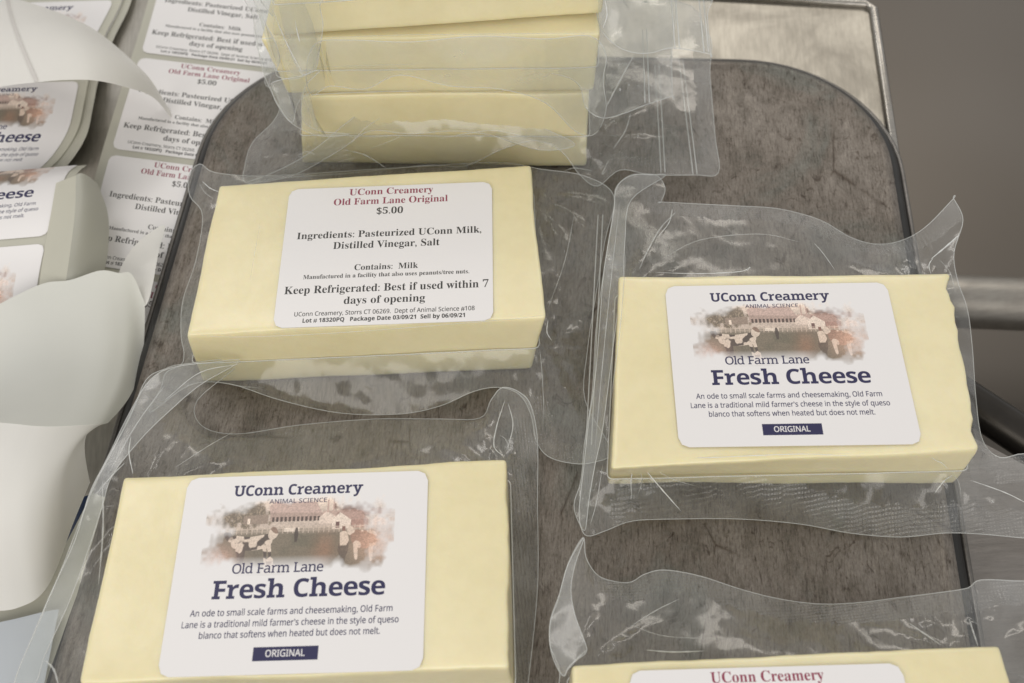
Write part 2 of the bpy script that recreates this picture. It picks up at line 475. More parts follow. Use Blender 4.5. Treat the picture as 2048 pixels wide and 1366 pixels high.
    beast([body, [(.105, .47), (.13, .44), (.15, .50), (.165, .55), (.14, .58), (.115, .53)],
           [(.175, .64), (.20, .66), (.205, .78), (.235, .90), (.215, .92), (.19, .80)], [(.20, .66), (.225, .67), (.225, .80), (.205, .94), (.19, .93), (.205, .80)],
           [(.315, .64), (.335, .62), (.34, .74), (.345, .84), (.33, .84), (.325, .74)], [(.335, .62), (.355, .60), (.365, .74), (.37, .86), (.355, .86), (.35, .74)]], .50, 21, B_)
    beast([[(.345, .44), (.365, .40), (.385, .44), (.39, .50), (.375, .55), (.355, .56), (.34, .52)]], .62, 5, (.3, .2, .15))
    P_([(.33, .88), (.345, .80), (.362, .77), (.378, .80), (.38, .86), (.41, .90), (.41, .93), (.375, .92), (.375, .98), (.325, .98)], (.70, .62, .56))
    P_([(.342, .83), (.375, .83), (.37, .87), (.345, .87)], (.40, .28, .22))
    P_([(.48, .42), (.492, .42), (.498, .50), (.493, .60), (.48, .60), (.475, .50)], B_, .9)
    P_([(.715, .62), (.735, .60), (.765, .60), (.765, .72), (.752, .80), (.745, .95), (.728, .95), (.724, .80), (.708, .72)], (.13, .11, .085))
    P_([(.715, .50), (.735, .47), (.755, .50), (.765, .60), (.752, .66), (.720, .66)], (.66, .60, .54)); P_([(.725, .42), (.742, .42), (.744, .48), (.727, .48)], (.26, .13, .10))
    beast([[(.77, .50), (.80, .47), (.86, .48), (.90, .50), (.915, .58), (.895, .68), (.84, .70), (.79, .66)], [(.79, .64), (.81, .66), (.815, .82), (.80, .82)],
           [(.87, .66), (.89, .66), (.892, .84), (.878, .84)], [(.755, .44), (.78, .43), (.79, .50), (.77, .54), (.755, .50)]], .46, 31, (.30, .17, .12))
    st = np.exp(-(((X - .93) / .13) ** 2 + ((Y - .62) / .25) ** 2)) ; blend(st * .75, (.78, .50, .38))
    st = np.exp(-(((X - .64) / .06) ** 2 + ((Y - .70) / .2) ** 2)) ; blend(st * .4, (.50, .22, .10))
    st = np.exp(-(((X - .08) / .10) ** 2 + ((Y - .85) / .22) ** 2)) ; blend(st * .7, (.80, .52, .46))
    n5 = vnoise(h, w, 260, 9); pic *= (.72 + .30 * n3 + .26 * n5)[..., None]
    gr = pic.mean(2, keepdims=True); pic = np.clip(gr * .35 + pic * .65, .02, 1) * [1.10, .99, .90]
    pic = np.clip(pic, 0, 1) ** 1.22 * 1.05 + .012
    d = (np.abs((X - .5) / .5) ** 3.2 + np.abs((Y - .50) / .5) ** 3.2) ** (1 / 3.2)
    al = np.clip((1.0 - d + (n1 - .5) * .32 + (n2 - .5) * .12) * 4.2, 0, 1)
    al *= 1 - .85 * np.clip((Y - .76) * 7, 0, 1) * np.clip((.74 - X) * 8, 0, 1)
    al *= .97
    reg = img[y0:y1, x0:x1]
    img[y0:y1, x0:x1] = reg * (1 - al[..., None]) + np.clip(pic, 0, 1) * al[..., None]

def homog(src):
    """homography: four corners (TL TR BR BL) in pixels -> unit square, v down"""
    dst = [(0, 0), (1, 0), (1, 1), (0, 1)]; A = []; b = []
    for (x, y), (X, Y) in zip(src, dst):
        A.append([x, y, 1, 0, 0, 0, -X * x, -X * y]); b.append(X)
        A.append([0, 0, 0, x, y, 1, -Y * x, -Y * y]); b.append(Y)
    h = np.append(np.linalg.solve(np.array(A, float), np.array(b, float)), 1).reshape(3, 3)
    def f(x, y):
        q = h @ np.array([x, y, 1.0]); return q[:2] / q[2]
    return f

NAVY = (.020, .019, .078); MAROON = (.26, .035, .075); BLACK = (.025, .025, .025)
def srgb2lin_img(img): return img
def make_label(kind):
    img = np.ones((TH, TW, 3)) * (.79, .775, .785)
    if kind == 'front':
        hm = homog([(478, 366), (1312, 349), (1442, 968), (528, 985)])
        def T(s, sty, x0, y0, x1, y1, cap, col, tr=1.0):
            a, b = hm(x0, y0), hm(x1, y1); c = hm(x0, y0 - cap)
            put_text(img, s, sty, a[0], b[0], (a[1] + b[1]) / 2, (a[1] - c[1]), col)
        a, b = hm(600, 415), hm(1235, 675)
        farm_picture(img, .10, .112, .87, .53)
        T('UConn Creamery', 'slab', 651, 424, 1100, 417, 33, NAVY)
        T('ANIMAL SCIENCE', 'sans', 782, 449, 981, 444, 13, NAVY)
        T("Old Farm Lane", "slablight", 706, 667, 1021, 660, 30, NAVY)
        T('Fresh Cheese', 'slab', 655, 745, 1254, 735, 57, NAVY)
        T('An ode to small scale farms and cheesemaking, Old Farm', 'sans', 594, 798, 1293, 787, 20, NAVY)
        T('Lane is a traditional mild farmer’s cheese in the style of queso', 'sans', 574, 835, 1322, 820, 20, NAVY)
        T('blanco that softens when heated but does not melt.', 'sans', 642, 867, 1266, 856, 20, NAVY)
        a, b = hm(840, 895), hm(1071, 934)
        put_rect(img, a[0], a[1], b[0], b[1], NAVY)
        T('ORIGINAL', 'sans', 887, 925, 1022, 921, 21, (.79, .775, .785))
    else:
        hm = homog([(515, 138), (1440, 122), (1450, 728), (446, 764)])
        def T(s, sty, x0, y0, x1, y1, cap, col):
            a, b = hm(x0, y0), hm(x1, y1); c = hm(x0, y0 - cap)
            put_text(img, s, sty, a[0], b[0], (a[1] + b[1]) / 2, (a[1] - c[1]), col)
        T('UConn Creamery', 'serif', 794, 170, 1177, 163, 27, MAROON)
        T('Old Farm Lane Original', 'serif', 722, 215, 1243, 203, 28, MAROON)
        T('$5.00', 'serif', 921, 256, 1041, 253, 28, BLACK)
        T('Ingredients: Pasteurized UConn Milk,', 'serif', 552, 364, 1394, 345, 29, BLACK)
        T('Distilled Vinegar, Salt', 'serif', 722, 410, 1208, 398, 30, BLACK)
        T('Contains:  Milk', 'serif', 822, 505, 1112, 498, 25, BLACK)
        T('Manufactured in a facility that also uses peanuts/tree nuts.', 'serif', 585, 542, 1342, 525, 18, BLACK)
        T('Keep Refrigerated: Best if used within 7', 'serif', 497, 610, 1428, 585, 33, BLACK)
        T('days of opening', 'serif', 775, 657, 1145, 643, 32, BLACK)
        T('UConn Creamery, Storrs CT 06269.  Dept of Animal Science #108', 'sans', 546, 710, 1367, 685, 19, BLACK)
        T('Lot # 18320PQ   Package Date 03/09/21  Sell by 06/09/21', 'sansbold', 585, 737, 1324, 716, 18, BLACK)
    im = bpy.data.images.new('label_print_' + kind, TW, TH, float_buffer=True)
    px = np.ones((TH, TW, 4), np.float32); px[..., :3] = img[::-1]
    im.colorspace_settings.name = 'Linear Rec.709'
    im.pixels.foreach_set(px.ravel()); im.update(); im.pack()
    m, nt, nd, lk, bs = newmat('label_' + kind)
    tx = nt.nodes.new('ShaderNodeTexImage'); tx.image = im; tx.interpolation = 'Linear'
    lk.new(tx.outputs[0], bs.inputs['Base Color'])
    bs.inputs['Roughness'].default_value = .38
    lk.new(bump(nt, noise_tex(nt, 5, 4), .12, .008), bs.inputs['Normal'])
    return m
LABEL = {k: make_label(k) for k in ('front', 'back')}
bpy.data.objects.remove(_tc['ob'])
LW, LH = 1.016, .829

def rounded_rect(w, h, r, n=8):
    o = []
    for cx, cy_, a0 in ((w / 2 - r, h / 2 - r, 0), (-w / 2 + r, h / 2 - r, 90), (-w / 2 + r, -h / 2 + r, 180), (w / 2 - r, -h / 2 + r, 270)):
        for i in range(n + 1):
            a = math.radians(a0 + 90 * i / n); o.append((cx + r * math.cos(a), cy_ + r * math.sin(a)))
    return o

def sticker(kind, fmap, parent, normal=(0, 0, 1), name='label', lift=.0, drop=.0025):
    """rounded label, w x h in its own plane; fmap(x, y) -> 3-D point. A fine grid so that it can follow a curl"""
    nx, ny = 24, 18; r = .045
    V, U, F = [], [], []
    for j in range(ny + 1):
        for i in range(nx + 1):
            x, y = (i / nx - .5) * LW, (j / ny - .5) * LH
            # pull grid corners onto the rounded corner
            ax, ay = abs(x) - (LW / 2 - r), abs(y) - (LH / 2 - r)
            if ax > 0 and ay > 0:
                d = math.hypot(ax, ay)
                if d > r: x = math.copysign(LW / 2 - r + ax * r / d, x); y = math.copysign(LH / 2 - r + ay * r / d, y)
            V.append(fmap(x, y)); U.append((x / LW + .5, y / LH + .5))
    for j in range(ny):
        for i in range(nx):
            a = j * (nx + 1) + i; F.append((a, a + 1, a + nx + 2, a + nx + 1))
    # turned-down rim gives the paper its thickness
    rim = [i for i in range(nx)] + [j * (nx + 1) + nx for j in range(ny)] + [ny * (nx + 1) + i for i in range(nx, 0, -1)] + [j * (nx + 1) for j in range(ny, 0, -1)]
    b = len(V); nr = len(rim)
    for k in rim: V.append(V[k]); U.append(U[k])
    for k in rim: V.append(np.array(V[k]) - np.array([0, 0, drop])); U.append(U[k])
    for k in range(nr):
        k2 = (k + 1) % nr; F.append((b + k2, b + k, b + nr + k, b + nr + k2))
    return mesh(name, V, F, LABEL[kind], parent, uvs=U)

# ------------------------------------------------------------------ the cheese blocks
def cheese_block(quad, zt, zb, parent, seed, nibble=.0, shell=None, res=(56, 30, 12), bottom=None):
    """quad: TL TR BR BL of the top face (world xy); rounded, slightly uneven block"""
    q = [np.array(c[:2], float) for c in quad]; cen = sum(q) / 4
    sh = [np.zeros(2)] * 4
    if bottom is not None: sh = [np.zeros(2), np.zeros(2), bottom[1][:2] - q[2], bottom[0][:2] - q[3]]
    nx, ny, nz = res
    idx, V, F = {}, [], []
    hz = (zt - zb) / 2; zc = (zt + zb) / 2; r = .017
    L = (np.linalg.norm(q[1] - q[0]) + np.linalg.norm(q[2] - q[3])) / 2; D = (np.linalg.norm(q[3] - q[0]) + np.linalg.norm(q[2] - q[1])) / 2
    def cl(t):   # cluster samples near the edges
        return .5 - .5 * math.cos(math.pi * t) if t not in (0, 1) else t
    def vert(i, j, k):
        key = (i, j, k)
        if key in idx: return idx[key]
        s, t, h = cl(i / nx), cl(j / ny), cl(k / nz)
        p = np.array([(s - .5) * L, (t - .5) * D, (h - .5) * 2 * hz])
        lim = np.array([L / 2 - r, D / 2 - r, hz - r]); c = np.clip(p, -lim, lim); d = p - c; n = np.linalg.norm(d)
        if n > 1e-9: p = c + d / n * r
        s2, t2 = p[0] / L + .5, p[1] / D + .5
        xy = (q[3] * (1 - s2) + q[2] * s2) * (1 - t2) + (q[0] * (1 - s2) + q[1] * s2) * t2
        z = zc + p[2]
        w3 = Vector((xy[0] * 2.2 + seed, xy[1] * 2.2, z * 2.2))
        wob = noise.noise(w3) * .012
        fine = noise.noise(w3 * 9) * .0022
        out = np.array([(s2 - .5) * 2, (t2 - .5) * 2]); e = np.array([abs(out[0]) ** 6, abs(out[1]) ** 6])
        ex = (q[1] - q[0]) / np.linalg.norm(q[1] - q[0]); ey = (q[0] - q[3]) / np.linalg.norm(q[0] - q[3])
        a = (wob + fine) * np.sign(out[0]) * e[0]; b = (wob + fine) * np.sign(out[1]) * e[1]
        if nibble and out[0] > .8:
            nn = max(0, noise.noise(Vector((xy[1] * 7 + seed, 0, 0))) + .6 * noise.noise(Vector((xy[1] * 19 + seed, 4, z * 5))) + .1) * nibble * max(0, (h - .2) / .8)
            a -= nn * e[0]
        if abs(out[0]) > .5 or abs(out[1]) > .5:
            z -= .006 * (max(abs(out[0]), abs(out[1])) ** 10) * (1 if h > .5 else 0)
        dh = min(1, max(0, 1 - (p[2] + hz) / (2 * hz))) ** .8
        xy = xy + ex * a + ey * b + dh * (1 - t2) * ((1 - s2) * sh[3] + s2 * sh[2])
        z += noise.noise(w3 * 1.3 + Vector((7, 0, 0))) * .006 * (h > .5)
        idx[key] = len(V); V.append((xy[0], xy[1], z)); return idx[key]
    for i in range(nx):
        for j in range(ny):
            F.append((vert(i, j, nz), vert(i + 1, j, nz), vert(i + 1, j + 1, nz), vert(i, j + 1, nz)))
            if shell is None: F.append((vert(i, j + 1, 0), vert(i + 1, j + 1, 0), vert(i + 1, j, 0), vert(i, j, 0)))
    for k in range(shell or 0, nz):
        for i in range(nx):
            F.append((vert(i, 0, k), vert(i + 1, 0, k), vert(i + 1, 0, k + 1), vert(i, 0, k + 1)))
            F.append((vert(i + 1, ny, k), vert(i, ny, k), vert(i, ny, k + 1), vert(i + 1, ny, k + 1)))
        for j in range(ny):
            F.append((vert(0, j + 1, k), vert(0, j, k), vert(0, j, k + 1), vert(0, j + 1, k + 1)))
            F.append((vert(nx, j, k), vert(nx, j + 1, k), vert(nx, j + 1, k + 1), vert(nx, j, k + 1)))
    return mesh('cheese_block' if shell is None else 'tight_film', V, F, CHEESE if shell is None else WRAP, parent)

def offset_quad(quad, d):
    q = [np.array(c[:2], float) for c in quad]; n = len(q); o = []
    for i in range(n):
        a, b, c = q[i - 1], q[i], q[(i + 1) % n]
        e1 = (b - a) / np.linalg.norm(b - a); e2 = (c - b) / np.linalg.norm(c - b)
        n1 = np.array([-e1[1], e1[0]]); n2 = np.array([-e2[1], e2[0]])   # quad runs clockwise: left normal points outwards
        m = n1 + n2; m /= np.linalg.norm(m); o.append(b + m * d / max(.4, m @ n1))
    return o

def loop_pts(quad, r, step=.03):
    """rounded closed loop along a convex polygon"""
    q = [np.array(c, float) for c in quad]; n = len(q); o = []
    for i in range(n):
        a, b, c = q[i - 1], q[i], q[(i + 1) % n]
        e1 = (a - b) / np.linalg.norm(a - b); e2 = (c - b) / np.linalg.norm(c - b)
        p0, p1 = b + e1 * r, b + e2 * r
        for k in range(5):
            t = k / 4; o.append((1 - t) ** 2 * p0 + 2 * t * (1 - t) * b + t * t * p1)
        nx_ = q[(i + 1) % n]; e3 = (b - nx_) / np.linalg.norm(b - nx_); e = nx_ + e3 * r
        L = np.linalg.norm(e - p1); m = max(2, int(L / step))
        for k in range(1, m): o.append(p1 + (e - p1) * k / m)
    return o

# ------------------------------------------------------------------ bag film sheets
def seg_dist(pts, a, b):
    ab = b - a; t = np.clip(((pts - a) @ ab) / (ab @ ab + 1e-12), 0, 1)
    return np.linalg.norm(pts - (a + t[:, None] * ab), axis=1)

def in_poly(pts, poly):
    x, y = pts[:, 0], pts[:, 1]; c = np.zeros(len(pts), bool); n = len(poly)
    for i in range(n):
        x1, y1 = poly[i - 1]; x2, y2 = poly[i]
        m = ((y1 > y) != (y2 > y)) & (x < (x2 - x1) * (y - y1) / (y2 - y1 + 1e-15) + x1)
        c ^= m
    return c

def largest(F, m):
    """keep only the largest connected piece of the faces in m"""
    idx = np.where(m)[0]
    if len(idx) == 0: return m
    par = {}
    def find(x):
        while par.setdefault(x, x) != x: par[x] = par[par[x]]; x = par[x]
        return x
    for f in F[idx]:
        r0 = find(int(f[0]))
        for v in f[1:]: par[find(int(v))] = r0
    roots = np.array([find(int(F[i][0])) for i in idx]); u, c = np.unique(roots, return_counts=True)
    o = np.zeros(len(F), bool); o[idx[roots == u[c.argmax()]]] = True
    return o

def sheet(name, outline, parent, mat, seed=0, hole=None, zhole=.3, seals=(), sealw=.095, wr=.016, radial=(), floor=.006,
          smooth=5, zadd=0., edge=True, step=.028, rawpts=False, sharp=1.0):
    """outline: [(u, v, z)] measured on the photograph. seals: spans (first, last) of outline points with a heat seal.
    hole: footprint of the block, the film reaches it at height zhole. radial: [(x, y, strength, count)] pleats that fan out of a corner."""
    pts = [np.array(p, float) if rawpts else P(p[0], p[1], p[2] * .8) for p in outline]
    n = len(pts)
    lp = catmull(pts, smooth, True)
    poly = lp[:, :2]
    co_ = [tuple(p) for p in poly]; N0 = len(co_)
    edges = [(i, (i + 1) % N0) for i in range(N0)]
    zb = {i: lp[i, 2] for i in range(N0)}
    hp = None
    if hole is not None:
        hp = np.array(loop_pts(hole, .03, .03)); k0 = len(co_)
        keep = in_poly(hp, poly)
        for i, p in enumerate(hp): co_.append(tuple(p)); zb[k0 + i] = zhole
        edges += [(k0 + i, k0 + (i + 1) % len(hp)) for i in range(len(hp))]
    x0, y0 = poly.min(0); x1, y1 = poly.max(0); rng = np.random.RandomState(seed + 5)
    gx, gy = np.meshgrid(np.arange(x0, x1, step), np.arange(y0, y1, step))
    g = np.stack([gx.ravel(), gy.ravel()], 1) + rng.uniform(-.3, .3, (gx.size, 2)) * step
    g = g[in_poly(g, poly)]
    dm = np.min([seg_dist(g, poly[i - 1], poly[i]) for i in range(N0)], 0)
    g = g[dm > step * .4]
    if hp is not None:
        g = g[~in_poly(g, hp)]
        dh = np.min([seg_dist(g, hp[i - 1], hp[i]) for i in range(len(hp))], 0); g = g[dh > step * .4]
    co_ += [tuple(p) for p in g]
    vs_, es_, fs_, ov, _, _ = delaunay_2d_cdt([Vector(c) for c in co_], edges, [], 0, 1e-6, True)
    XY = np.array([tuple(v) for v in vs_]); z = np.full(len(XY), np.nan); fixed = np.zeros(len(XY), bool)
    for i, o in enumerate(ov):
        for k in o:
            if k in zb: z[i] = zb[k]; fixed[i] = True
    F = np.array([tuple(f) for f in fs_ if len(f) == 3])
    cen = XY[F].mean(1); ok = in_poly(cen, poly)
    if hp is not None: ok &= ~in_poly(cen, hp)
    F = F[ok]
    # heights relax between the cut edge and the block
    z[~fixed] = np.nanmean(z)
    E = np.vstack([F[:, [0, 1]], F[:, [1, 2]], F[:, [2, 0]]]); E = np.unique(np.sort(E, 1), axis=0)
    deg = np.zeros(len(XY)); np.add.at(deg, E[:, 0], 1); np.add.at(deg, E[:, 1], 1); deg[deg == 0] = 1
    for it in range(260):
        s = np.zeros(len(XY)); np.add.at(s, E[:, 0], z[E[:, 1]]); np.add.at(s, E[:, 1], z[E[:, 0]])
        zn = s / deg; zn = z + (zn - z) * 1.0; z = np.where(fixed, z, zn)
    de = np.min([seg_dist(XY, poly[i - 1], poly[i]) for i in range(N0)], 0)
    fade = np.clip(de / .06, 0, 1)
    if hp is not None:
        dh = np.min([seg_dist(XY, hp[i - 1], hp[i]) for i in range(len(hp))], 0); fade *= np.clip(dh / .05, 0, 1)
    w_ = np.zeros(len(XY))
    for i, (x, y) in enumerate(XY):
        v = Vector((x, y, seed * 3.1))
        a = noise.noise(v * 2.2) * 1.5 + (abs(noise.noise(Vector((v.x * 2.6, v.y * 4.2, v.z)) + Vector((3, 9, 0)))) - .2) * 1.1 * sharp
        w_[i] = a * wr
    for (rx, ry, st, cnt, ph) in radial:
        dx, dy = XY[:, 0] - rx, XY[:, 1] - ry; d = np.hypot(dx, dy); an = np.arctan2(dy, dx)
        rd = 1 - np.abs(np.sin(an * cnt + ph))
        w_ += st * (rd ** 2 - .3) * np.exp(-((d - .12) / .22) ** 2) * np.clip(d / .04, 0, 1)
    z = np.maximum(z + w_ * fade + zadd, floor)
    XYZ = np.c_[XY, z]
    par = parent
    # heat-sealed bands along the cut edge
    sm = np.zeros(len(F), bool); bands = []
    ce = XY[F].mean(1)
    for a, b in seals:
        rngi = range(a * smooth, (b if b > a else b + n) * smooth)
        ds = np.min([seg_dist(ce, poly[i % N0], poly[(i + 1) % N0]) for i in rngi], 0)
        bnd = (ds < sealw) & ~sm; sm |= bnd; bands.append(largest(F, bnd))
    sm = np.zeros(len(F), bool)
    for bnd in bands: sm |= bnd
    def sub(nm, Fs, mt, pr):
        if len(Fs) == 0: return None
        u, inv = np.unique(Fs, return_inverse=True)
        return mesh(nm, XYZ[u], inv.reshape(Fs.shape), mt, pr)
    o = sub(name, F[~sm], mat, par)
    for bnd in bands: sub('heat_seal', F[bnd], SEAL, o)
    if edge:
        ez = np.c_[poly, np.maximum(lp[:, 2] + zadd, floor)]
        tube('cut_edge', ez, .0022, EDGE, o, closed=True, k=5)
    return o

# ------------------------------------------------------------------ setting: counter, basin, lower tray
STEEL = mat_steel('brushed_steel', (.50, .475, .43), .34, rz=.1, stretch=(9, 1, 1))
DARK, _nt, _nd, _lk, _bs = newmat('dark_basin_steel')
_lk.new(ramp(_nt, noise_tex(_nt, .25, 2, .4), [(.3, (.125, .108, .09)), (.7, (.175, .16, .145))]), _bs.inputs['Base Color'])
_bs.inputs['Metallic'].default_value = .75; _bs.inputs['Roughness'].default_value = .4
SHEETST = mat_steel('bright_steel_tray', (.36, .34, .30), .38, rz=-.14, stretch=(7, 1, 1), bumpy=.06)
CNT = mat_steel('grey_counter', (.26, .24, .225), .42, rz=.0, metallic=.6, stretch=(1, 8, 1), bumpy=.3)
def slab(name, poly, z0, z1, mat, parent=None):
    n = len(poly); V = [(x, y, z1) for x, y in poly] + [(x, y, z0) for x, y in poly]
    F = [tuple(range(n)), tuple(range(2 * n - 1, n - 1, -1))]
    for i in range(n):
        j = (i + 1) % n; F.append((i, n + i, n + j, j))
    return mesh(name, V, F, mat, parent, smooth=False)
ctr = slab('counter', [(-14, -6), (1.9, -6), (1.9, 2.2), (1.9, 14), (-14, 14)], -.4, -.17, STEEL)
tag(ctr, kind='structure')
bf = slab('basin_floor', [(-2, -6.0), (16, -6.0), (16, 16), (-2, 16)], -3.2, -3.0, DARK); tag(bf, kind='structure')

# upturned tray: flat top, rolled shoulder, sloping skirt, flange
def rrect_loop(cx, cy_, w, h, r, rot, n=14):
    c, s = math.cos(rot), math.sin(rot); o = []
    for x, y in rounded_rect(w, h, r, n):
        o.append((cx + x * c - y * s, cy_ + x * s + y * c))
    return o
def profile_solid(name, cx, cy_, w, h, r, rot, prof, mat, parent, cap=True, jit=0.):
    V, F = [], []; n = None
    for k, (d, z) in enumerate(prof):
        lp = rrect_loop(cx, cy_, w + 2 * d, h + 2 * d, max(.02, r + d), rot)
        n = len(lp); V += [(x, y, z) for x, y in lp]
    for k in range(len(prof) - 1):
        for i in range(n):
            j = (i + 1) % n; F.append((k * n + i, (k + 1) * n + i, (k + 1) * n + j, k * n + j))
    if cap: F.append(tuple(range(n)))
    o = mesh(name, V, F, mat, parent)
    return o
tl, tr_ = P(440, 190), P(1750, 250)
TR = -TROT
# tray corners measured at z = 0: left edge (-1.85,2.7)->(-2.07,1.23), right edge (2.27,2.9)->(1.97,.24), far edge y ~ 3.6
TCX, TCY, TWD, THT = -.005, 2.08, 3.86, 5.5
tray = empty('baking_tray', (TCX, TCY, 0), 'worn grey metal baking tray turned upside down under the cheese packages', 'tray')
profile_solid('tray_base', TCX, TCY, TWD, THT, .78, TR, [(-.10, .0), (-.075, .003), (-.058, .011), (-.045, .013), (-.03, .009), (-.012, .002), (.0, -.01)], TRAY, tray)
profile_solid('tray_side', TCX, TCY, TWD, THT, .78, TR, [(.0, -.0102), (.015, -.016), (.05, -.050), (.06, -.08)], mat_steel('tray_side_metal', (.045, .045, .045), .4, metallic=.6, stretch=(1, 1, 4)), tray, cap=False)
profile_solid('tray_rim', TCX, TCY, TWD, THT, .78, TR, [(.0602, -.08), (.066, -.070), (.076, -.066), (.086, -.072), (.090, -.085), (.088, -.125)], mat_steel('tray_rim_metal', (.20, .19, .18), .4, metallic=.8), tray, cap=False)

exec_later = []
# ------------------------------------------------------------------ packages
HOLES = {}
def wquad(c, z): return [P(u, v, z) for u, v in c]
def package(name_label, quad, zt, ident, lab=None, seed=0, group=None, nibble=0., zb=.008, zmid=None, bottom=None):
    cen = sum(np.array(q) for q in quad) / 4
    t = empty('cheese_package', (cen[0], cen[1], zb), name_label, 'cheese package', group)
    cheese_block(quad, zt, zb, t, seed, nibble, bottom=bottom)
    zm = zmid if zmid is not None else zb + (zt - zb) * .45
    mq = [np.array(c[:2], float) for c in quad]
    if bottom is not None:
        mq[3] = mq[3] * .40 + bottom[0][:2] * .60; mq[2] = mq[2] * .40 + bottom[1][:2] * .60
    t_hole = offset_quad(mq, .010)
    lp_ = loop_pts(t_hole, .03)
    tube('film_seam', [np.array([x, y, zm + .006 * noise.noise(Vector((x * 5, y * 5, seed)))]) for x, y in lp_], .0035, EDGE, t, closed=True, k=5)
    HOLES[seed] = t_hole
    if lab:
        kind, x, y, th = lab
        c, s = math.cos(th), math.sin(th)
        sticker(kind, lambda a, b: (x + a * c - b * s, y + a * s + b * c, zt + .0075), t, drop=.003)
    return t, zm

Z = .43
# --- package with the ingredients label, upper middle
q1 = wquad([(437, 368), (1062, 328), (1092, 632), (372, 668)], Z)
t1, zm1 = package('vacuum packed cheese block with the ingredients label, in front of the stack', q1, Z, 1, ('back', -.569, 3.082, math.radians(-2.36)), 1, 'vacuum packed cheese blocks', bottom=(P(402, 766, .01), P(1064, 738, .01)))
h1 = HOLES[1]
sheet('bag_film', [(430, 345, .30), (400, 328, .34), (378, 350, .30), (380, 392, .25), (405, 430, .2), (392, 520, .12), (366, 600, .10), (362, 668, .12), (368, 705, .12), (362, 730, .10),
      (332, 745, .08), (322, 775, .06), (300, 825, .03), (380, 770, .10), (460, 768, .10), (560, 800, .07), (680, 826, .04), (800, 828, .04), (880, 812, .06), (950, 782, .12), (1000, 775, .14), (1040, 790, .12),
      (1062, 830, .08), (1072, 880, .04), (1095, 912, .03), (1140, 926, .03), (1185, 925, .03), (1222, 900, .05), (1170, 800, .06), (1175, 700, .08), (1190, 600, .1), (1210, 480, .14), (1228, 392, .16),
      (1170, 352, .22), (1080, 338, .30), (1000, 325, .12), (850, 332, .1), (650, 345, .1), (520, 352, .2)],
      t1, FILM, 1, hole=h1, zhole=zm1, wr=.005, seals=[(22, 27)], radial=[(q1[2][0], q1[2][1], .05, 5, 0), (q1[1][0], q1[1][1], .04, 6, 1), (q1[3][0], q1[3][1], .03, 5, 2)])

# --- front left package
q2 = wquad([(245, 952), (1012, 918), (1022, 1338), (158, 1364)], Z)
t2, zm2 = package('vacuum packed cheese block with the farm picture label, at lower left on the tray', q2, Z, 2, ('front', -.914, 1.522, math.radians(-2.39)), 2, 'vacuum packed cheese blocks', nibble=.012)
h2 = HOLES[2]
sheet('bag_film', [(330, 738, .40), (370, 728, .35), (480, 722, .2), (395, 800, .06), (402, 850, .03), (470, 868, .02), (600, 850, .03), (750, 838, .04), (880, 838, .05), (960, 836, .08), (982, 800, .2), (1005, 775, .26),
      (1040, 785, .24), (1062, 812, .2), (1075, 880, .1), (1075, 1000, .05), (1076, 1150, .04), (1068, 1260, .04), (1056, 1366, .05), (1040, 1480, .05), (900, 1560, .05), (500, 1600, .05), (100, 1600, .05), (-10, 1500, .1),
      (28, 1366, .24), (60, 1285, .26), (100, 1190, .28), (150, 1080, .30), (180, 985, .32), (215, 920, .36), (262, 830, .40), (292, 760, .42)],
      t2, FILM, 2, hole=h2, zhole=zm2, wr=.011, seals=[(11, 18)], sealw=.11, radial=[(q2[0][0], q2[0][1], .07, 5, .5), (q2[1][0], q2[1][1], .05, 6, 1)])
# gathered roll of film along its left side
sheet('bag_fold', [(300, 760, .46), (345, 735, .45), (420, 725, .40), (480, 722, .30), (400, 770, .40), (330, 830, .42), (280, 880, .44), (225, 950, .44), (205, 1010, .42), (180, 1090, .40), (140, 1200, .36), (90, 1310, .34), (70, 1366, .33),
      (30, 1366, .33), (62, 1280, .35), (105, 1180, .37), (150, 1080, .39), (180, 985, .42), (215, 915, .44), (262, 820, .46)], t2, MILKY, 12, wr=.01, step=.02)

# --- right package
Z3 = .43
q3 = wquad([(1238, 550), (1900, 545), (1962, 897), (1222, 938)], Z3)
t3, zm3 = package('vacuum packed cheese block with the farm picture label, at right hanging past the tray edge', q3, Z3, 3, ('front', 1.206, 2.323, math.radians(-3.6)), 3, 'vacuum packed cheese blocks', nibble=.035, zb=.10, bottom=(P(1216, 969, .10), P(1908, 968, .10)))
h3 = HOLES[3]
sheet('bag_film', [(1322, 404, .20), (1322, 404, .20), (1400, 408, .2), (1480, 412, .18), (1560, 418, .14), (1640, 440, .12), (1700, 474, .12), (1750, 488, .14), (1800, 482, .2), (1850, 455, .3), (1907, 397, .42), (1907, 397, .42), (1926, 440, .40), (1908, 505, .34),
      (1915, 560, .3), (1935, 620, .26), (1945, 700, .22), (1952, 800, .2), (1965, 880, .2), (2000, 915, .22), (2060, 912, .2), (2110, 1000, .1), (2110, 1080, .05), (2048, 1076, .04), (1960, 1068, .04), (1890, 1066, .04), (1800, 1074, .03), (1700, 1066, .03), (1600, 1048, .03), (1480, 1038, .03),
      (1350, 1038, .05), (1265, 1042, .08), (1215, 1060, .12), (1175, 1072, .14), (1160, 1050, .16), (1148, 1010, .2), (1162, 960, .22), (1170, 880, .24), (1185, 780, .25), (1192, 660, .25), (1208, 540, .26), (1228, 420, .28), (1232, 375, .28), (1262, 352, .24), (1310, 350, .2), (1330, 375, .2)],
      t3, FILM, 3, hole=h3, zhole=zm3, wr=.011, seals=[(0, 11), (19, 31)], sealw=.10,
      radial=[(q3[3][0], q3[3][1], .08, 6, .3), (q3[1][0], q3[1][1], .06, 6, 1), (q3[2][0], q3[2][1], .05, 5, 0), (q3[0][0], q3[0][1], .05, 6, .4)])
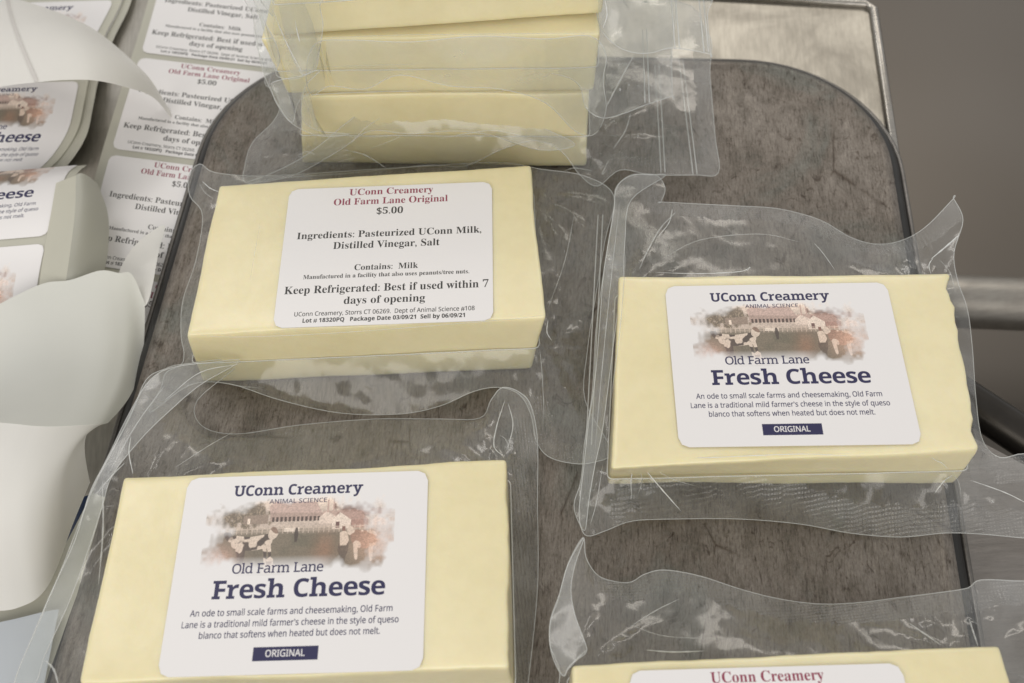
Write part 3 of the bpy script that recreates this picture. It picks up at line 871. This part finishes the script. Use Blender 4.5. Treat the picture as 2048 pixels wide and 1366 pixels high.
sheet('bag_fold', [(1262, 350, .34), (1300, 350, .3), (1330, 352, .26), (1262, 400, .40), (1250, 480, .46), (1246, 560, .48), (1232, 650, .48), (1218, 760, .46), (1205, 860, .42), (1190, 930, .36), (1178, 1000, .28), (1170, 1060, .2),
      (1158, 1030, .26), (1168, 930, .32), (1178, 840, .36), (1190, 760, .4), (1200, 640, .42), (1208, 540, .44), (1226, 430, .42), (1234, 375, .38)], t3, MILKY, 13, wr=.008, step=.02)

# --- lower right package
def block_from(tlp, trp, z, L=None, D=.96):
    a, b = P(*tlp, z), P(*trp, z); e = (b - a)[:2]; e /= np.linalg.norm(e); nrm = np.array([e[1], -e[0]])
    c, d = b[:2] + nrm * D, a[:2] + nrm * D
    return [a, b, np.array([*c, z]), np.array([*d, z])]
q4 = block_from((1140, 1326), (2002, 1288), Z)
a, b = P(1250, 1343, Z), P(1808, 1327, Z); m_ = (a + b) / 2; e = (b - a)[:2] / np.linalg.norm((b - a)[:2]); nn = np.array([e[1], -e[0]])
c_ = m_[:2] + nn * LH / 2
t4, zm4 = package('cheese package with an ingredients label, cut off by the bottom edge of the photo', q4, Z, 4, ('back', c_[0], c_[1], math.atan2(e[1], e[0])), 4, 'vacuum packed cheese blocks')
h4 = HOLES[4]
sheet('bag_film', [(1166, 1075, .30), (1172, 1115, .26), (1195, 1150, .2), (1230, 1163, .14), (1262, 1164, .12), (1290, 1148, .14), (1330, 1140, .16), (1400, 1152, .14), (1480, 1178, .1), (1560, 1198, .07), (1640, 1208, .06), (1720, 1205, .08), (1800, 1195, .1), (1880, 1185, .14),
      (1935, 1176, .16), (1962, 1160, .2), (2048, 1162, .16), (2130, 1160, .14), (2160, 1300, .1), (2200, 1500, .05), (2100, 1600, .05), (1600, 1640, .05), (1200, 1600, .05), (1080, 1500, .1), (1118, 1366, .26), (1112, 1320, .28), (1100, 1290, .3), (1102, 1240, .32), (1118, 1195, .33), (1135, 1130, .32)],
      t4, FILM, 4, hole=h4, zhole=zm4, wr=.013, seals=[(3, 17)], sealw=.10, radial=[(q4[0][0], q4[0][1], .08, 6, .2), (q4[1][0], q4[1][1], .06, 7, 0)])
sheet('bag_fold', [(1168, 1075, .33), (1150, 1130, .36), (1142, 1180, .4), (1150, 1230, .42), (1168, 1280, .44), (1172, 1305, .44), (1140, 1330, .44), (1128, 1352, .42), (1112, 1330, .4), (1100, 1290, .4), (1101, 1240, .4), (1118, 1190, .38), (1138, 1125, .36)], t4, MILKY, 14, wr=.008, step=.02)

# --- the stack at the back: three packages on top of one another
def quad_front(l, r_, z, D=.9):
    a, b = P(*l, z), P(*r_, z); e = (b - a)[:2] / np.linalg.norm((b - a)[:2]); nrm = np.array([-e[1], e[0]])
    return [np.array([*(a[:2] + nrm * D), z]), np.array([*(b[:2] + nrm * D), z]), b, a]
GS = 'vacuum packed cheese blocks piled in a stack'
qa = quad_front((602, 190), (1178, 184), .545)
ta, zma = package('bottom cheese block of the stack at the back, its bag spreading over the tray', qa, .545, 5, None, 5, GS, bottom=(P(606, 326, .01), P(1174, 334, .01)))
qb = quad_front((520, 77), (1200, 66), .94)
tb, zmb = package('middle cheese block of the stack at the back, between two others', qb, .94, 6, None, 6, GS, zb=.565, bottom=(P(575, 188, .565), P(1188, 182, .565)))
qc = quad_front((560, -82), (1225, -125), 1.38)
tc_, zmc = package('top cheese package of the back stack, cut off by the upper edge', qc, 1.38, 7, None, 7, GS, zb=.965, bottom=(P(545, 74, .965), P(1205, 28, .965)))
ha, hb, hc = HOLES[5], HOLES[6], HOLES[7]
def backpts(h, z, m=.35):
    q = offset_quad(h, m); return [tuple(P2px(q[0], z)) + (z,), tuple(P2px(q[1], z)) + (z,)]
def P2px(p, z):
    X = np.array([p[0], p[1], z]) - np.array([0, 0, H]); d = X @ FW
    return 1024 + 2100 * (X @ RT) / d, 683 - 2100 * (X @ UP) / d
bl, br = backpts(ha, .1)
sheet('bag_film', [bl, br, (1412, 60, .2), (1420, 150, .16), (1430, 270, .12), (1437, 345, .10), (1390, 350, .10), (1300, 349, .12), (1240, 340, .16), (1195, 372, .08), (1160, 350, .16), (1130, 310, .26), (1100, 288, .30), (1060, 282, .30), (1000, 300, .24), (930, 332, .12), (860, 330, .1),
      (780, 338, .08), (680, 348, .06), (560, 356, .06), (492, 366, .03), (490, 330, .05), (505, 285, .08), (545, 245, .14), (560, 212, .2), (548, 180, .25), (530, 150, .25)],
      ta, FILM, 5, hole=ha, zhole=zma, wr=.013, seals=[(2, 8), (18, 23)], radial=[(qa[3][0], qa[3][1], .06, 6, .2), (qa[2][0], qa[2][1], .06, 6, 0)])
sheet('bag_flap', [(492, 366, .05), (540, 348, .12), (600, 318, .22), (650, 282, .34), (690, 248, .44), (740, 214, .52), (800, 198, .56), (870, 205, .54), (960, 220, .48), (1040, 240, .42), (1100, 262, .36), (1150, 290, .3), (1080, 300, .28), (980, 270, .34), (900, 262, .38), (820, 268, .36), (740, 262, .36),
      (680, 300, .26), (600, 345, .12), (540, 362, .05)], ta, MILKY, 15, wr=.02, step=.022)
bl, br = backpts(hb, .8)
sheet('bag_film', [bl, br, (1352, -20, .8), (1344, 98, .66), (1345, 192, .60), (1345, 192, .60), (1290, 210, .62), (1250, 226, .62), (1205, 236, .64), (1172, 215, .70), (1158, 170, .80), (1120, 150, .86), (1050, 142, .84), (950, 135, .84), (850, 138, .82), (750, 150, .80), (660, 168, .76), (600, 200, .70), (585, 245, .66), (560, 215, .70), (540, 178, .74), (522, 130, .80), (514, 82, .86), (505, 30, .9)],
      tb, FILM, 6, hole=hb, zhole=zmb, wr=.013, seals=[(2, 6)], radial=[(qb[3][0], qb[3][1], .05, 6, .2), (qb[2][0], qb[2][1], .06, 6, 0)], floor=.4)
bl, br = backpts(hc, 1.3)
sheet('bag_film', [bl, br, (1418, -60, 1.2), (1415, 30, 1.12), (1421, 108, 1.05), (1421, 108, 1.05), (1380, 100, 1.06), (1340, 96, 1.08), (1300, 106, 1.08), (1262, 104, 1.1), (1228, 88, 1.12), (1200, 55, 1.16), (1180, 0, 1.2), (1100, -10, 1.22), (1000, -5, 1.2), (900, 0, 1.2), (800, 5, 1.2), (700, 10, 1.2), (642, 40, 1.16), (640, 90, 1.1), (628, 134, 1.04), (608, 150, 1.02), (590, 128, 1.06), (575, 90, 1.1), (560, 50, 1.14), (528, 10, 1.2), (515, -40, 1.25)],
      tc_, MILKY, 7, hole=hc, zhole=zmc, wr=.013, seals=[(2, 5)], radial=[(qc[3][0], qc[3][1], .06, 6, .2), (qc[2][0], qc[2][1], .06, 6, 0)], floor=.78)
# film creases: whitish tubes that paint in the bright glints along the folds
CREASE_GLINT = newmat('film_crease_glint'); _b = CREASE_GLINT[4]; CREASE_GLINT = CREASE_GLINT[0]
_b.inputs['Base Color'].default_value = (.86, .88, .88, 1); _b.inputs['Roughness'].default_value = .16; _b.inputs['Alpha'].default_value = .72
CREASE_GLINT2 = newmat('faint_crease_glint'); _b = CREASE_GLINT2[4]; CREASE_GLINT2 = CREASE_GLINT2[0]
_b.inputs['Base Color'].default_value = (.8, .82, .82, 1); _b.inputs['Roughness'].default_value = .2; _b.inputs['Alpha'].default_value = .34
def crease_glint(par, pts, r=.0032, m=None):
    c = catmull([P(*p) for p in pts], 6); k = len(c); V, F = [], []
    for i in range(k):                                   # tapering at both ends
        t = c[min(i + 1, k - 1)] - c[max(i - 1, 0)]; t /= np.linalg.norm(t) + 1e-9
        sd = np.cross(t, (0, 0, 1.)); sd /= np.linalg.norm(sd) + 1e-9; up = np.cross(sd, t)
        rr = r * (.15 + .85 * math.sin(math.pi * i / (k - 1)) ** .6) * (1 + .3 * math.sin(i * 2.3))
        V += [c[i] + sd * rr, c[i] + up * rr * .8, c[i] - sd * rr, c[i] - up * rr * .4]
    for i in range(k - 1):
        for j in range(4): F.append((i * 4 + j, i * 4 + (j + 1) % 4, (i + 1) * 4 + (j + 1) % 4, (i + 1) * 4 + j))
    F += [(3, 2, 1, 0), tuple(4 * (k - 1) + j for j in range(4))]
    mesh('film_crease_glint', V, F, m or CREASE_GLINT, par)
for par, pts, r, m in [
    (t3, [(1268, 930, .32), (1262, 962, .24), (1264, 996, .16)], .0026, None), (t3, [(1276, 932, .32), (1284, 960, .24), (1276, 990, .16)], .002, CREASE_GLINT2),
    (t3, [(1284, 932, .32), (1325, 980, .22), (1362, 1022, .12)], .0038, None), (t3, [(1296, 930, .32), (1345, 958, .26), (1392, 972, .2)], .0018, CREASE_GLINT2),
    (t3, [(1352, 424, .2), (1322, 455, .22), (1296, 500, .26), (1278, 540, .3)], .0045, CREASE_GLINT2), (t3, [(1345, 418, .2), (1338, 445, .2), (1318, 472, .24)], .003, None),
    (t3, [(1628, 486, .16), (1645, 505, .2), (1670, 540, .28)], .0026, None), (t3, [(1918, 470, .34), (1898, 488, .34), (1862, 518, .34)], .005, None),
    (t3, [(1866, 516, .34), (1858, 530, .34), (1862, 548, .34)], .003, None), (t3, [(1880, 520, .34), (1900, 545, .36), (1912, 590, .34)], .002, CREASE_GLINT2),
    (t3, [(1858, 908, .40), (1870, 920, .36), (1884, 926, .34), (1896, 938, .3)], .0024, None), (t3, [(1905, 950, .24), (1888, 962, .2), (1868, 988, .15)], .003, None), (t3, [(1905, 946, .24), (1918, 966, .2), (1922, 992, .15)], .002, CREASE_GLINT2),
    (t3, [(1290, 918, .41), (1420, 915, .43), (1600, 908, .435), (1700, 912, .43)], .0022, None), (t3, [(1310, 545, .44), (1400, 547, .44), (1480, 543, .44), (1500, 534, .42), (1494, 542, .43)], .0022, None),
    (t3, [(1320, 520, .25), (1400, 480, .22), (1520, 468, .22), (1600, 484, .2)], .0025, CREASE_GLINT2), (t3, [(1205, 930, .3), (1194, 1000, .22), (1180, 1052, .16)], .0022, CREASE_GLINT2), (t3, [(1940, 960, .2), (2010, 985, .18), (2060, 1010, .16)], .0025, None),
    (t3, [(1240, 400, .36), (1222, 560, .4), (1204, 740, .38), (1190, 900, .3)], .0022, CREASE_GLINT2), (t3, [(1252, 500, .42), (1242, 640, .44), (1222, 800, .42)], .002, CREASE_GLINT2),
    (t2, [(1010, 800, .22), (994, 850, .28), (988, 892, .34), (1006, 912, .38)], .0032, None), (t2, [(1016, 805, .22), (1026, 850, .28), (1014, 900, .36)], .0026, None), (t2, [(1000, 870, .3), (1012, 880, .33), (1020, 905, .36)], .002, CREASE_GLINT2),
    (t2, [(262, 872, .40), (258, 905, .42), (266, 948, .44)], .003, None), (t2, [(205, 962, .42), (206, 1060, .36), (197, 1170, .32)], .0045, CREASE_GLINT2), (t2, [(250, 925, .42), (225, 950, .42), (190, 990, .40)], .004, CREASE_GLINT2),
    (t2, [(350, 935, .4), (420, 890, .3), (470, 862, .15)], .003, CREASE_GLINT2), (t2, [(292, 765, .42), (235, 880, .42), (185, 980, .40), (130, 1120, .36), (60, 1290, .34)], .003, CREASE_GLINT2), (t2, [(90, 1320, .34), (108, 1340, .34), (118, 1375, .34)], .005, CREASE_GLINT2),
    (t2, [(330, 770, .40), (272, 850, .42), (215, 950, .42)], .0035, CREASE_GLINT2), (t2, [(480, 728, .3), (400, 745, .38), (330, 800, .42)], .002, None),
    (t1, [(404, 362, .32), (420, 376, .36), (438, 384, .40)], .0034, None), (t1, [(398, 366, .3), (410, 385, .34), (428, 398, .38)], .002, CREASE_GLINT2), (t1, [(1096, 640, .36), (1094, 664, .3), (1104, 682, .24)], .0032, None),
    (t1, [(1080, 700, .2), (1085, 760, .12), (1088, 840, .06)], .0025, CREASE_GLINT2), (t1, [(1095, 620, .3), (1130, 520, .2), (1150, 420, .16)], .0025, CREASE_GLINT2), (t1, [(375, 668, .40), (480, 674, .44), (700, 664, .44), (1000, 640, .44), (1090, 630, .43)], .0016, CREASE_GLINT2),
    (t1, [(440, 764, .02), (480, 772, .04), (520, 776, .05)], .0025, CREASE_GLINT2), (t1, [(520, 446, .45), (500, 560, .45)], .001, CREASE_GLINT2),
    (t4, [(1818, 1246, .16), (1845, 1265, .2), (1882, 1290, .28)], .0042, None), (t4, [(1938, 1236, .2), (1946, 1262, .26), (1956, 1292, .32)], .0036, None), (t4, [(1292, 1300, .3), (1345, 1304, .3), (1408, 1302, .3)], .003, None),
    (t4, [(1358, 1198, .16), (1310, 1222, .2), (1262, 1252, .24)], .003, CREASE_GLINT2), (t4, [(1262, 1250, .24), (1330, 1272, .22), (1450, 1278, .2)], .002, CREASE_GLINT2), (t4, [(1172, 1300, .4), (1150, 1322, .42), (1130, 1345, .42)], .004, CREASE_GLINT2),
    (ta, [(690, 300, .12), (730, 310, .12), (772, 336, .08)], .004, None), (ta, [(600, 192, .555), (680, 186, .56), (830, 182, .56), (1000, 180, .56)], .0028, None), (ta, [(600, 310, .2), (614, 303, .2), (632, 310, .2)], .003, CREASE_GLINT2),
    (ta, [(1128, 342, .06), (1150, 336, .08), (1186, 342, .08)], .004, CREASE_GLINT2), (ta, [(880, 278, .3), (930, 268, .36), (1000, 262, .4), (1100, 290, .3)], .003, CREASE_GLINT2), (ta, [(700, 290, .3), (728, 258, .36), (760, 236, .44)], .003, CREASE_GLINT2),
    (ta, [(1218, 320, .2), (1204, 348, .14), (1214, 340, .14)], .003, CREASE_GLINT2), (ta, [(1262, 225, .2), (1250, 262, .2), (1226, 298, .2)], .004, CREASE_GLINT2), (ta, [(736, 276, .3), (800, 272, .34), (740, 298, .28)], .002, CREASE_GLINT2),
    (tb, [(516, 78, .945), (532, 77, .95), (552, 76, .95)], .0036, None), (tb, [(640, 76, .95), (800, 70, .955), (980, 68, .955), (1190, 66, .95)], .0022, CREASE_GLINT2), (tb, [(552, 78, .94), (556, 110, .86), (552, 160, .7)], .002, CREASE_GLINT2),
    (tb, [(1268, 110, .7), (1240, 160, .66), (1212, 215, .64)], .005, CREASE_GLINT2), (tb, [(640, 134, .75), (760, 130, .76), (960, 124, .76), (1180, 118, .76)], .0022, CREASE_GLINT2), (tb, [(870, 186, .6), (990, 184, .6), (1010, 180, .6)], .002, CREASE_GLINT2),
    (tc_, [(590, 40, 1.1), (596, 70, 1.08), (600, 84, 1.06)], .003, None), (tc_, [(1210, 0, 1.16), (1214, 30, 1.12), (1206, 56, 1.1)], .003, None), (tc_, [(545, 20, 1.14), (575, 90, 1.08), (606, 148, 1.02)], .004, CREASE_GLINT2)]:
    crease_glint(par, pts, r * .9, m)
for c_p, rr in (((1240, 179, .64), .007), ((1258, 170, .64), .004), ((1276, 272, .2), .005), ((1985, 1003, .16), .004)):
    # small droplets trapped under the film
    p = P(*c_p); V, F = [], []
    for i in range(5):
        a = math.pi / 2 * i / 4
        for j in range(10): V.append(p + np.array([math.cos(a) * math.cos(j * .628) * rr, math.cos(a) * math.sin(j * .628) * rr * 1.5, math.sin(a) * rr]))
    for i in range(4):
        for j in range(10): F.append((i * 10 + j, i * 10 + (j + 1) % 10, (i + 1) * 10 + (j + 1) % 10, (i + 1) * 10 + j))
    mesh('water_drop', V, F, CREASE_GLINT2, tb if c_p[1] < 200 else (ta if c_p[1] < 300 else t3))
def fz(y):   # height of the stack's front at a given image row
    return float(np.interp(y, [-20, 75, 128, 187, 235, 280, 330], [1.25, .97, .79, .585, .41, .23, .03])) / .8 + .075
sheet('bag_flap', [(x, y, fz(y) + d) for x, y, d in [(630, 88, .0), (700, 80, .0), (820, 84, .03), (960, 72, .0), (1090, 78, .03), (1180, 72, .0), (1212, 110, .03), (1206, 160, .06), (1212, 220, .05), (1190, 268, .04), (1150, 262, .02),
      (1090, 205, .0), (1000, 178, .02), (900, 172, .0), (800, 150, .02), (730, 178, .0), (660, 172, .02), (625, 190, .0), (612, 150, .02)]], tb, MILKY, 25, wr=.016, step=.022, floor=.15)
sheet('bag_flap', [(x, y, fz(y) + d) for x, y, d in [(512, -20, .0), (528, 40, .02), (548, 78, .05), (560, 118, .03), (552, 150, .03), (585, 158, .05), (612, 150, .03), (632, 136, .04), (640, 95, .06), (646, 50, .03), (640, 10, .02), (650, -20, .0)]], tc_, MILKY, 26, wr=.014, step=.02, floor=.15)
sheet('bag_flap', [(x, y, fz(y) + d) for x, y, d in [(545, 165, .06), (600, 152, .05), (640, 140, .04), (614, 168, .04), (604, 200, .03), (606, 240, .04), (640, 262, .05), (700, 268, .03), (640, 272, .06), (585, 248, .08), (556, 212, .08), (545, 185, .06)]], tb, MILKY, 27, wr=.008, step=.018, floor=.1)
# zip closures pressed into the bag ends of the stack
for par, lines in ((ta, [((1310, 130), (1322, 345), .125), ((1358, 120), (1386, 348), .13)]), (tb, [((1285, 60), (1290, 205), .66)]), (tc_, [((1340, -30), (1350, 98), 1.12), ((1395, -30), (1408, 104), 1.1)])):
    for (a, b, z) in lines:
        A, B = P(*a, z * .8 + .012), P(*b, z * .8 + .006)
        for k in (0, .022):
            tube('zip_ridge', [A + [k, 0, 0], (A + B) / 2 + [k, 0, .004], B + [k, 0, 0]], .0035, EDGE, par, k=6)
A, B = P(1196, 430, .15), P(1172, 890, .06)
for k in (0, .025): tube('zip_ridge', [A + [k, 0, 0], (A + B) / 2 + [k, 0, .004], B + [k, 0, 0]], .0035, EDGE, t1, k=6)

# ------------------------------------------------------------------ lower steel tray and the right-hand side
st = empty('steel_tray', (1.5, 4, -.13), 'bright stainless steel tray corner behind the worn tray at upper right', 'tray')
e0, e1 = P(1748, 22, -.13), P(1826, 560, -.13)
dv = (e1 - e0)[:2] / np.linalg.norm((e1 - e0)[:2])
far0 = P(1745, 12, -.13); fl = P(1300, -14, -.13)
ax = (far0 - fl)[:2] / np.linalg.norm((far0 - fl)[:2])
c0 = far0[:2]; c1 = c0 + dv * 6.2; c2 = c1 - ax * 5.0; c3 = c0 - ax * 3.2
slab('tray_floor', [tuple(c0), tuple(c3), tuple(c3 + dv * 1.2), tuple(c0 + dv * 1.9 - ax * .9), tuple(c0 + dv * 3.2 - ax * .6), tuple(c0 + dv * 3.2)], -.165, -.13, SHEETST, st)
tube('rolled_rim', [np.array([*(c3), -.12]), np.array([*(c0 - ax * .05), -.12]), np.array([*(c0 + dv * .05), -.12]), np.array([*(c0 + dv * 3.2), -.12])], .028, mat_steel('rim_steel', (.42, .40, .37), .25), st, k=12)

g0, g1 = P(1930, 868, -.42), P(2048, 930, -.42)
ledge = slab('ledge', [tuple(P(1700, 745, -.17)[:2]), tuple(P(2400, 1115, -.17)[:2]), (9, -6), (1.903, -6), (1.903, 2.2)], -.4, -.171, CNT); tag(ledge, kind='structure')
A, B = P(1800, 712, -.24), P(2300, 1040, -.24)
rl = tube('basin_rail', catmull([A, (A + B) / 2, B], 4), .10, plain('dark_rail_metal', (.05, .045, .04), .3, .8), None, k=20)
tag(rl, 'dark rounded metal rail running diagonally beside the right package', 'rail')
A, B = P(1840, 600, -2.2), P(2500, 628, -2.2)
rl = tube('basin_pipe', catmull([A, (A + B) / 2, B], 4), .2, mat_steel('pipe_steel', (.40, .375, .34), .42), None, k=20)
tag(rl, 'blurred horizontal steel pipe low in the basin at right', 'pipe')

# ------------------------------------------------------------------ label strips and backing paper at left
def ruled(name, left, right, mat, parent, n=8, m=14, bow=0.):
    L, R = catmull(left, n), catmull(right, n)
    V, F = [], []; k = len(L)
    for i in range(k):
        for j in range(m + 1):
            t = j / m; V.append(L[i] * (1 - t) + R[i] * t + np.array([0, 0, bow * math.sin(math.pi * t)]))
    for i in range(k - 1):
        for j in range(m):
            a = i * (m + 1) + j; F.append((a, a + 1, a + m + 2, a + m + 1))
    return mesh(name, V, F, mat, parent)

def strip(label, centre, width_dir, mat, kinds, s0, cat='label strip', group=None, k=1.0):
    W, pitch = (LW + .12) * k, (LH + .05) * k
    """centre: 3-D points down the strip (top to bottom of the labels); width_dir: unit vectors towards the right"""
    C = catmull(centre, 12); Wd = catmull(width_dir, 12)
    seg = np.r_[0, np.cumsum(np.linalg.norm(np.diff(C, axis=0), axis=1))]
    t = empty('label_strip', tuple(C[0]), label, cat, group)
    def at(s, x, lift=0.):
        s = min(max(s, 0), seg[-1] - 1e-4)
        c = np.array([np.interp(s, seg, C[:, i]) for i in range(3)]); c2 = np.array([np.interp(min(s + .01, seg[-1]), seg, C[:, i]) for i in range(3)])
        w_ = np.array([np.interp(s, seg, Wd[:, i]) for i in range(3)]); w_ /= np.linalg.norm(w_)
        tg = c2 - c; nrm = np.cross(tg, w_); nrm /= (np.linalg.norm(nrm) + 1e-12)
        return c + w_ * x + nrm * lift
    V, F = [], []; ns = max(8, int(seg[-1] / .04)); mx_ = 6
    for i in range(ns + 1):
        for j in range(mx_ + 1): V.append(at(seg[-1] * i / ns, (j / mx_ - .5) * W))
    for i in range(ns):
        for j in range(mx_):
            a = i * (mx_ + 1) + j; F.append((a, a + mx_ + 1, a + mx_ + 2, a + 1))
    mesh('liner', V, F, mat, t)
    s = s0
    for kd in kinds:
        sc_ = s + k * LH / 2
        sticker(kd, lambda a, b: at(sc_ - b * k, a * k, .004), t, drop=0.)
        s += pitch
    return t

def world(px): return [P(*p) for p in px]
# ingredient labels, flat on the counter, running under the tray
wd = np.array([.967, -.255, 0]); L2 = np.array([-2.246, 5.21, -.135]); dn = np.array([-.075, -.997, 0])
C0 = L2 + wd * LW * .49 - dn * 2 * .83
strip('strip of ingredients labels lying on the steel counter beside the tray', [C0 + dn * (i * .5) + np.array([0, 0, .010 * math.sin(i * 1.7)]) for i in range(9)], [wd] * 9,
      LINER, ['back'] * 5, .0, k=.945, group=None)
# picture labels at far left, bending down out of sight
re_ = [(262, -80, -.12), (242, 0, -.11), (208, 70, -.10), (178, 150, -.06), (166, 205, -.04), (152, 262, -.05), (116, 318, -.10), (64, 366, -.13), (0, 440, -.14), (-60, 540, -.14)]
R_ = world(re_); wB = np.array([.985, -.06, 0])
strip('strip of farm picture labels curving away at the far left, under the arched backing paper', [p - wB * (LW + .12) * .46 for p in R_], [wB] * len(R_), LINER, ['front'] * 3, .42, k=.92)
R2 = [p + np.array([.05, -.03, -.02]) for p in R_]
strip('second layer of picture labels just beneath the curved strip at far left', [p - wB * (LW + .12) * .46 for p in R2], [wB] * len(R2), LINER, ['front'] * 1, .30, k=.92)
re_ = [(172, 330, .02), (150, 352, .10), (128, 420, .12), (112, 480, .10), (98, 545, .05), (85, 640, -.1), (75, 760, -.2)]
R3 = world(re_); wC = np.array([.99, .02, 0])
ts = strip('strip of picture labels at left with its margin curling over, behind the paper cone', [p - wC * (LW + .12) * .46 + [.0, 0, 0] for p in R3], [wC] * len(R3), LINER, ['front'] * 2, -.17, k=.92)
ruled('curled_margin', world([(112, 366, .13), (103, 420, .14), (92, 480, .12), (80, 560, .06), (70, 640, -.05)]), world([(152, 351, .16), (150, 420, .2), (142, 490, .18), (132, 560, .1), (120, 640, 0)]), LINER, ts)
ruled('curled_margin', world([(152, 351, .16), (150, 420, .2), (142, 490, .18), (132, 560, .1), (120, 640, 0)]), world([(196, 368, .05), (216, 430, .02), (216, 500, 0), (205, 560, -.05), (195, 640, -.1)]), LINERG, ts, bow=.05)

# arched blank backing paper
D = empty('backing_paper', tuple(P(150, 90, .3)), 'blank cream backing paper arching over the label strips at the upper left corner', 'paper')
top = world([(-120, -50, .1), (0, -12, .18), (62, 6, .22), (130, 30, .24), (190, 60, .22), (255, 112, .14), (305, 165, .02), (348, 238, -.2)])
bot = world([(-120, 200, .45), (0, 174, .52), (70, 165, .54), (130, 160, .52), (190, 161, .46), (250, 174, .32), (308, 196, .1), (352, 250, -.2)])
ruled('paper_sheet', top, bot, LINERW, D, bow=.10)
_t, _b = catmull(top, 8), catmull(bot, 8); gl, gr = [], []
for i in range(17):                                        # bare gap between two die-cut labels, seen through the paper
    t = i / 16; k = 9.5 + 7 * t
    for lst, kk in ((gl, k - .55), (gr, k + .45)):
        j = int(kk); f = kk - j
        p = (_t[j] * (1 - f) + _t[j + 1] * f) * (1 - t) + (_b[j] * (1 - f) + _b[j + 1] * f) * t
        lst.append(p + np.array([0, 0, .10 * math.sin(math.pi * t) + .006]))
ruled('label_gap', gl, gr, mat_paper('label_gap_paper', (.70, .68, .66), .2), D, n=1, m=2)

# torn sheet and rolled cone of backing paper
F_ = empty('paper_cone', tuple(P(120, 900, .2)), 'big white backing paper rolled into a cone at the left edge, torn along the top', 'paper')
ruled('inner_sheet', world([(-60, 640, .1), (30, 592, .12), (90, 566, .12), (140, 560, .12), (200, 541, .12), (238, 546, .1), (264, 549, .08), (290, 606, .02)]),
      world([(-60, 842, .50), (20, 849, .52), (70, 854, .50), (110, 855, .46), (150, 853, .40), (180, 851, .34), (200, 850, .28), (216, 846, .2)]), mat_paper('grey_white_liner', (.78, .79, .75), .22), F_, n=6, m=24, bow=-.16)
ruled('rolled_front', world([(-60, 840, .50), (20, 847, .523), (70, 852, .503), (110, 853, .463), (150, 851, .403), (180, 849, .343), (200, 848, .283), (217, 845, .203)]),
      world([(-60, 1222, .1), (10, 1221, .1), (45, 1212, .1), (75, 1196, .1), (100, 1165, .1), (122, 1115, .1), (145, 1050, .1), (180, 965, .12)]), LINERW, F_, n=6, m=24, bow=.16)
sh = empty('paper_scrap', tuple(P(290, 520, -.1)), 'small grey triangle of glassine paper between the torn sheet and the tray edge', 'paper')
sheet('scrap_sheet', [(330, 452, .0), (318, 500, .02), (304, 575, .02), (290, 612, .02), (262, 600, .0), (236, 556, -.06), (262, 500, -.06), (300, 465, -.03)], sh, LINERW, 31, wr=.004, edge=False, step=.03, floor=-.1)
lo = empty('paper_sheet', tuple(P(80, 1280, 0)), 'white paper lying below the rolled cone at the lower left corner', 'paper')
ruled('sheet', world([(-60, 1215, .04), (40, 1200, .03), (95, 1150, .02), (130, 1090, .0), (185, 985, .0)]), world([(-60, 1440, .0), (60, 1440, .0), (100, 1340, .0), (150, 1200, .0), (225, 1000, .0)]), LINER, lo)
lo2 = empty('paper_sheet', tuple(P(40, 1300, .1)), 'pale blue grey sheet in the very bottom left corner', 'paper')
ruled('sheet', world([(-60, 1256, .06), (20, 1240, .07), (86, 1224, .06), (118, 1218, .05)]), world([(-60, 1460, .06), (0, 1460, .06), (40, 1460, .05), (70, 1460, .04)]), mat_paper('blue_grey_paper', (.55, .59, .64), .2), lo2)
nb = slab('blue_box', [tuple(P(*p, -.05)[:2]) for p in [(190, 985), (175, 1100), (110, 1190), (118, 1080), (150, 1000)]], -.3, -.05, plain('navy_plastic', (.01, .03, .09), .3))
tag(nb, 'dark blue plastic corner peeking out between the paper cone and the plastic bag', 'box')
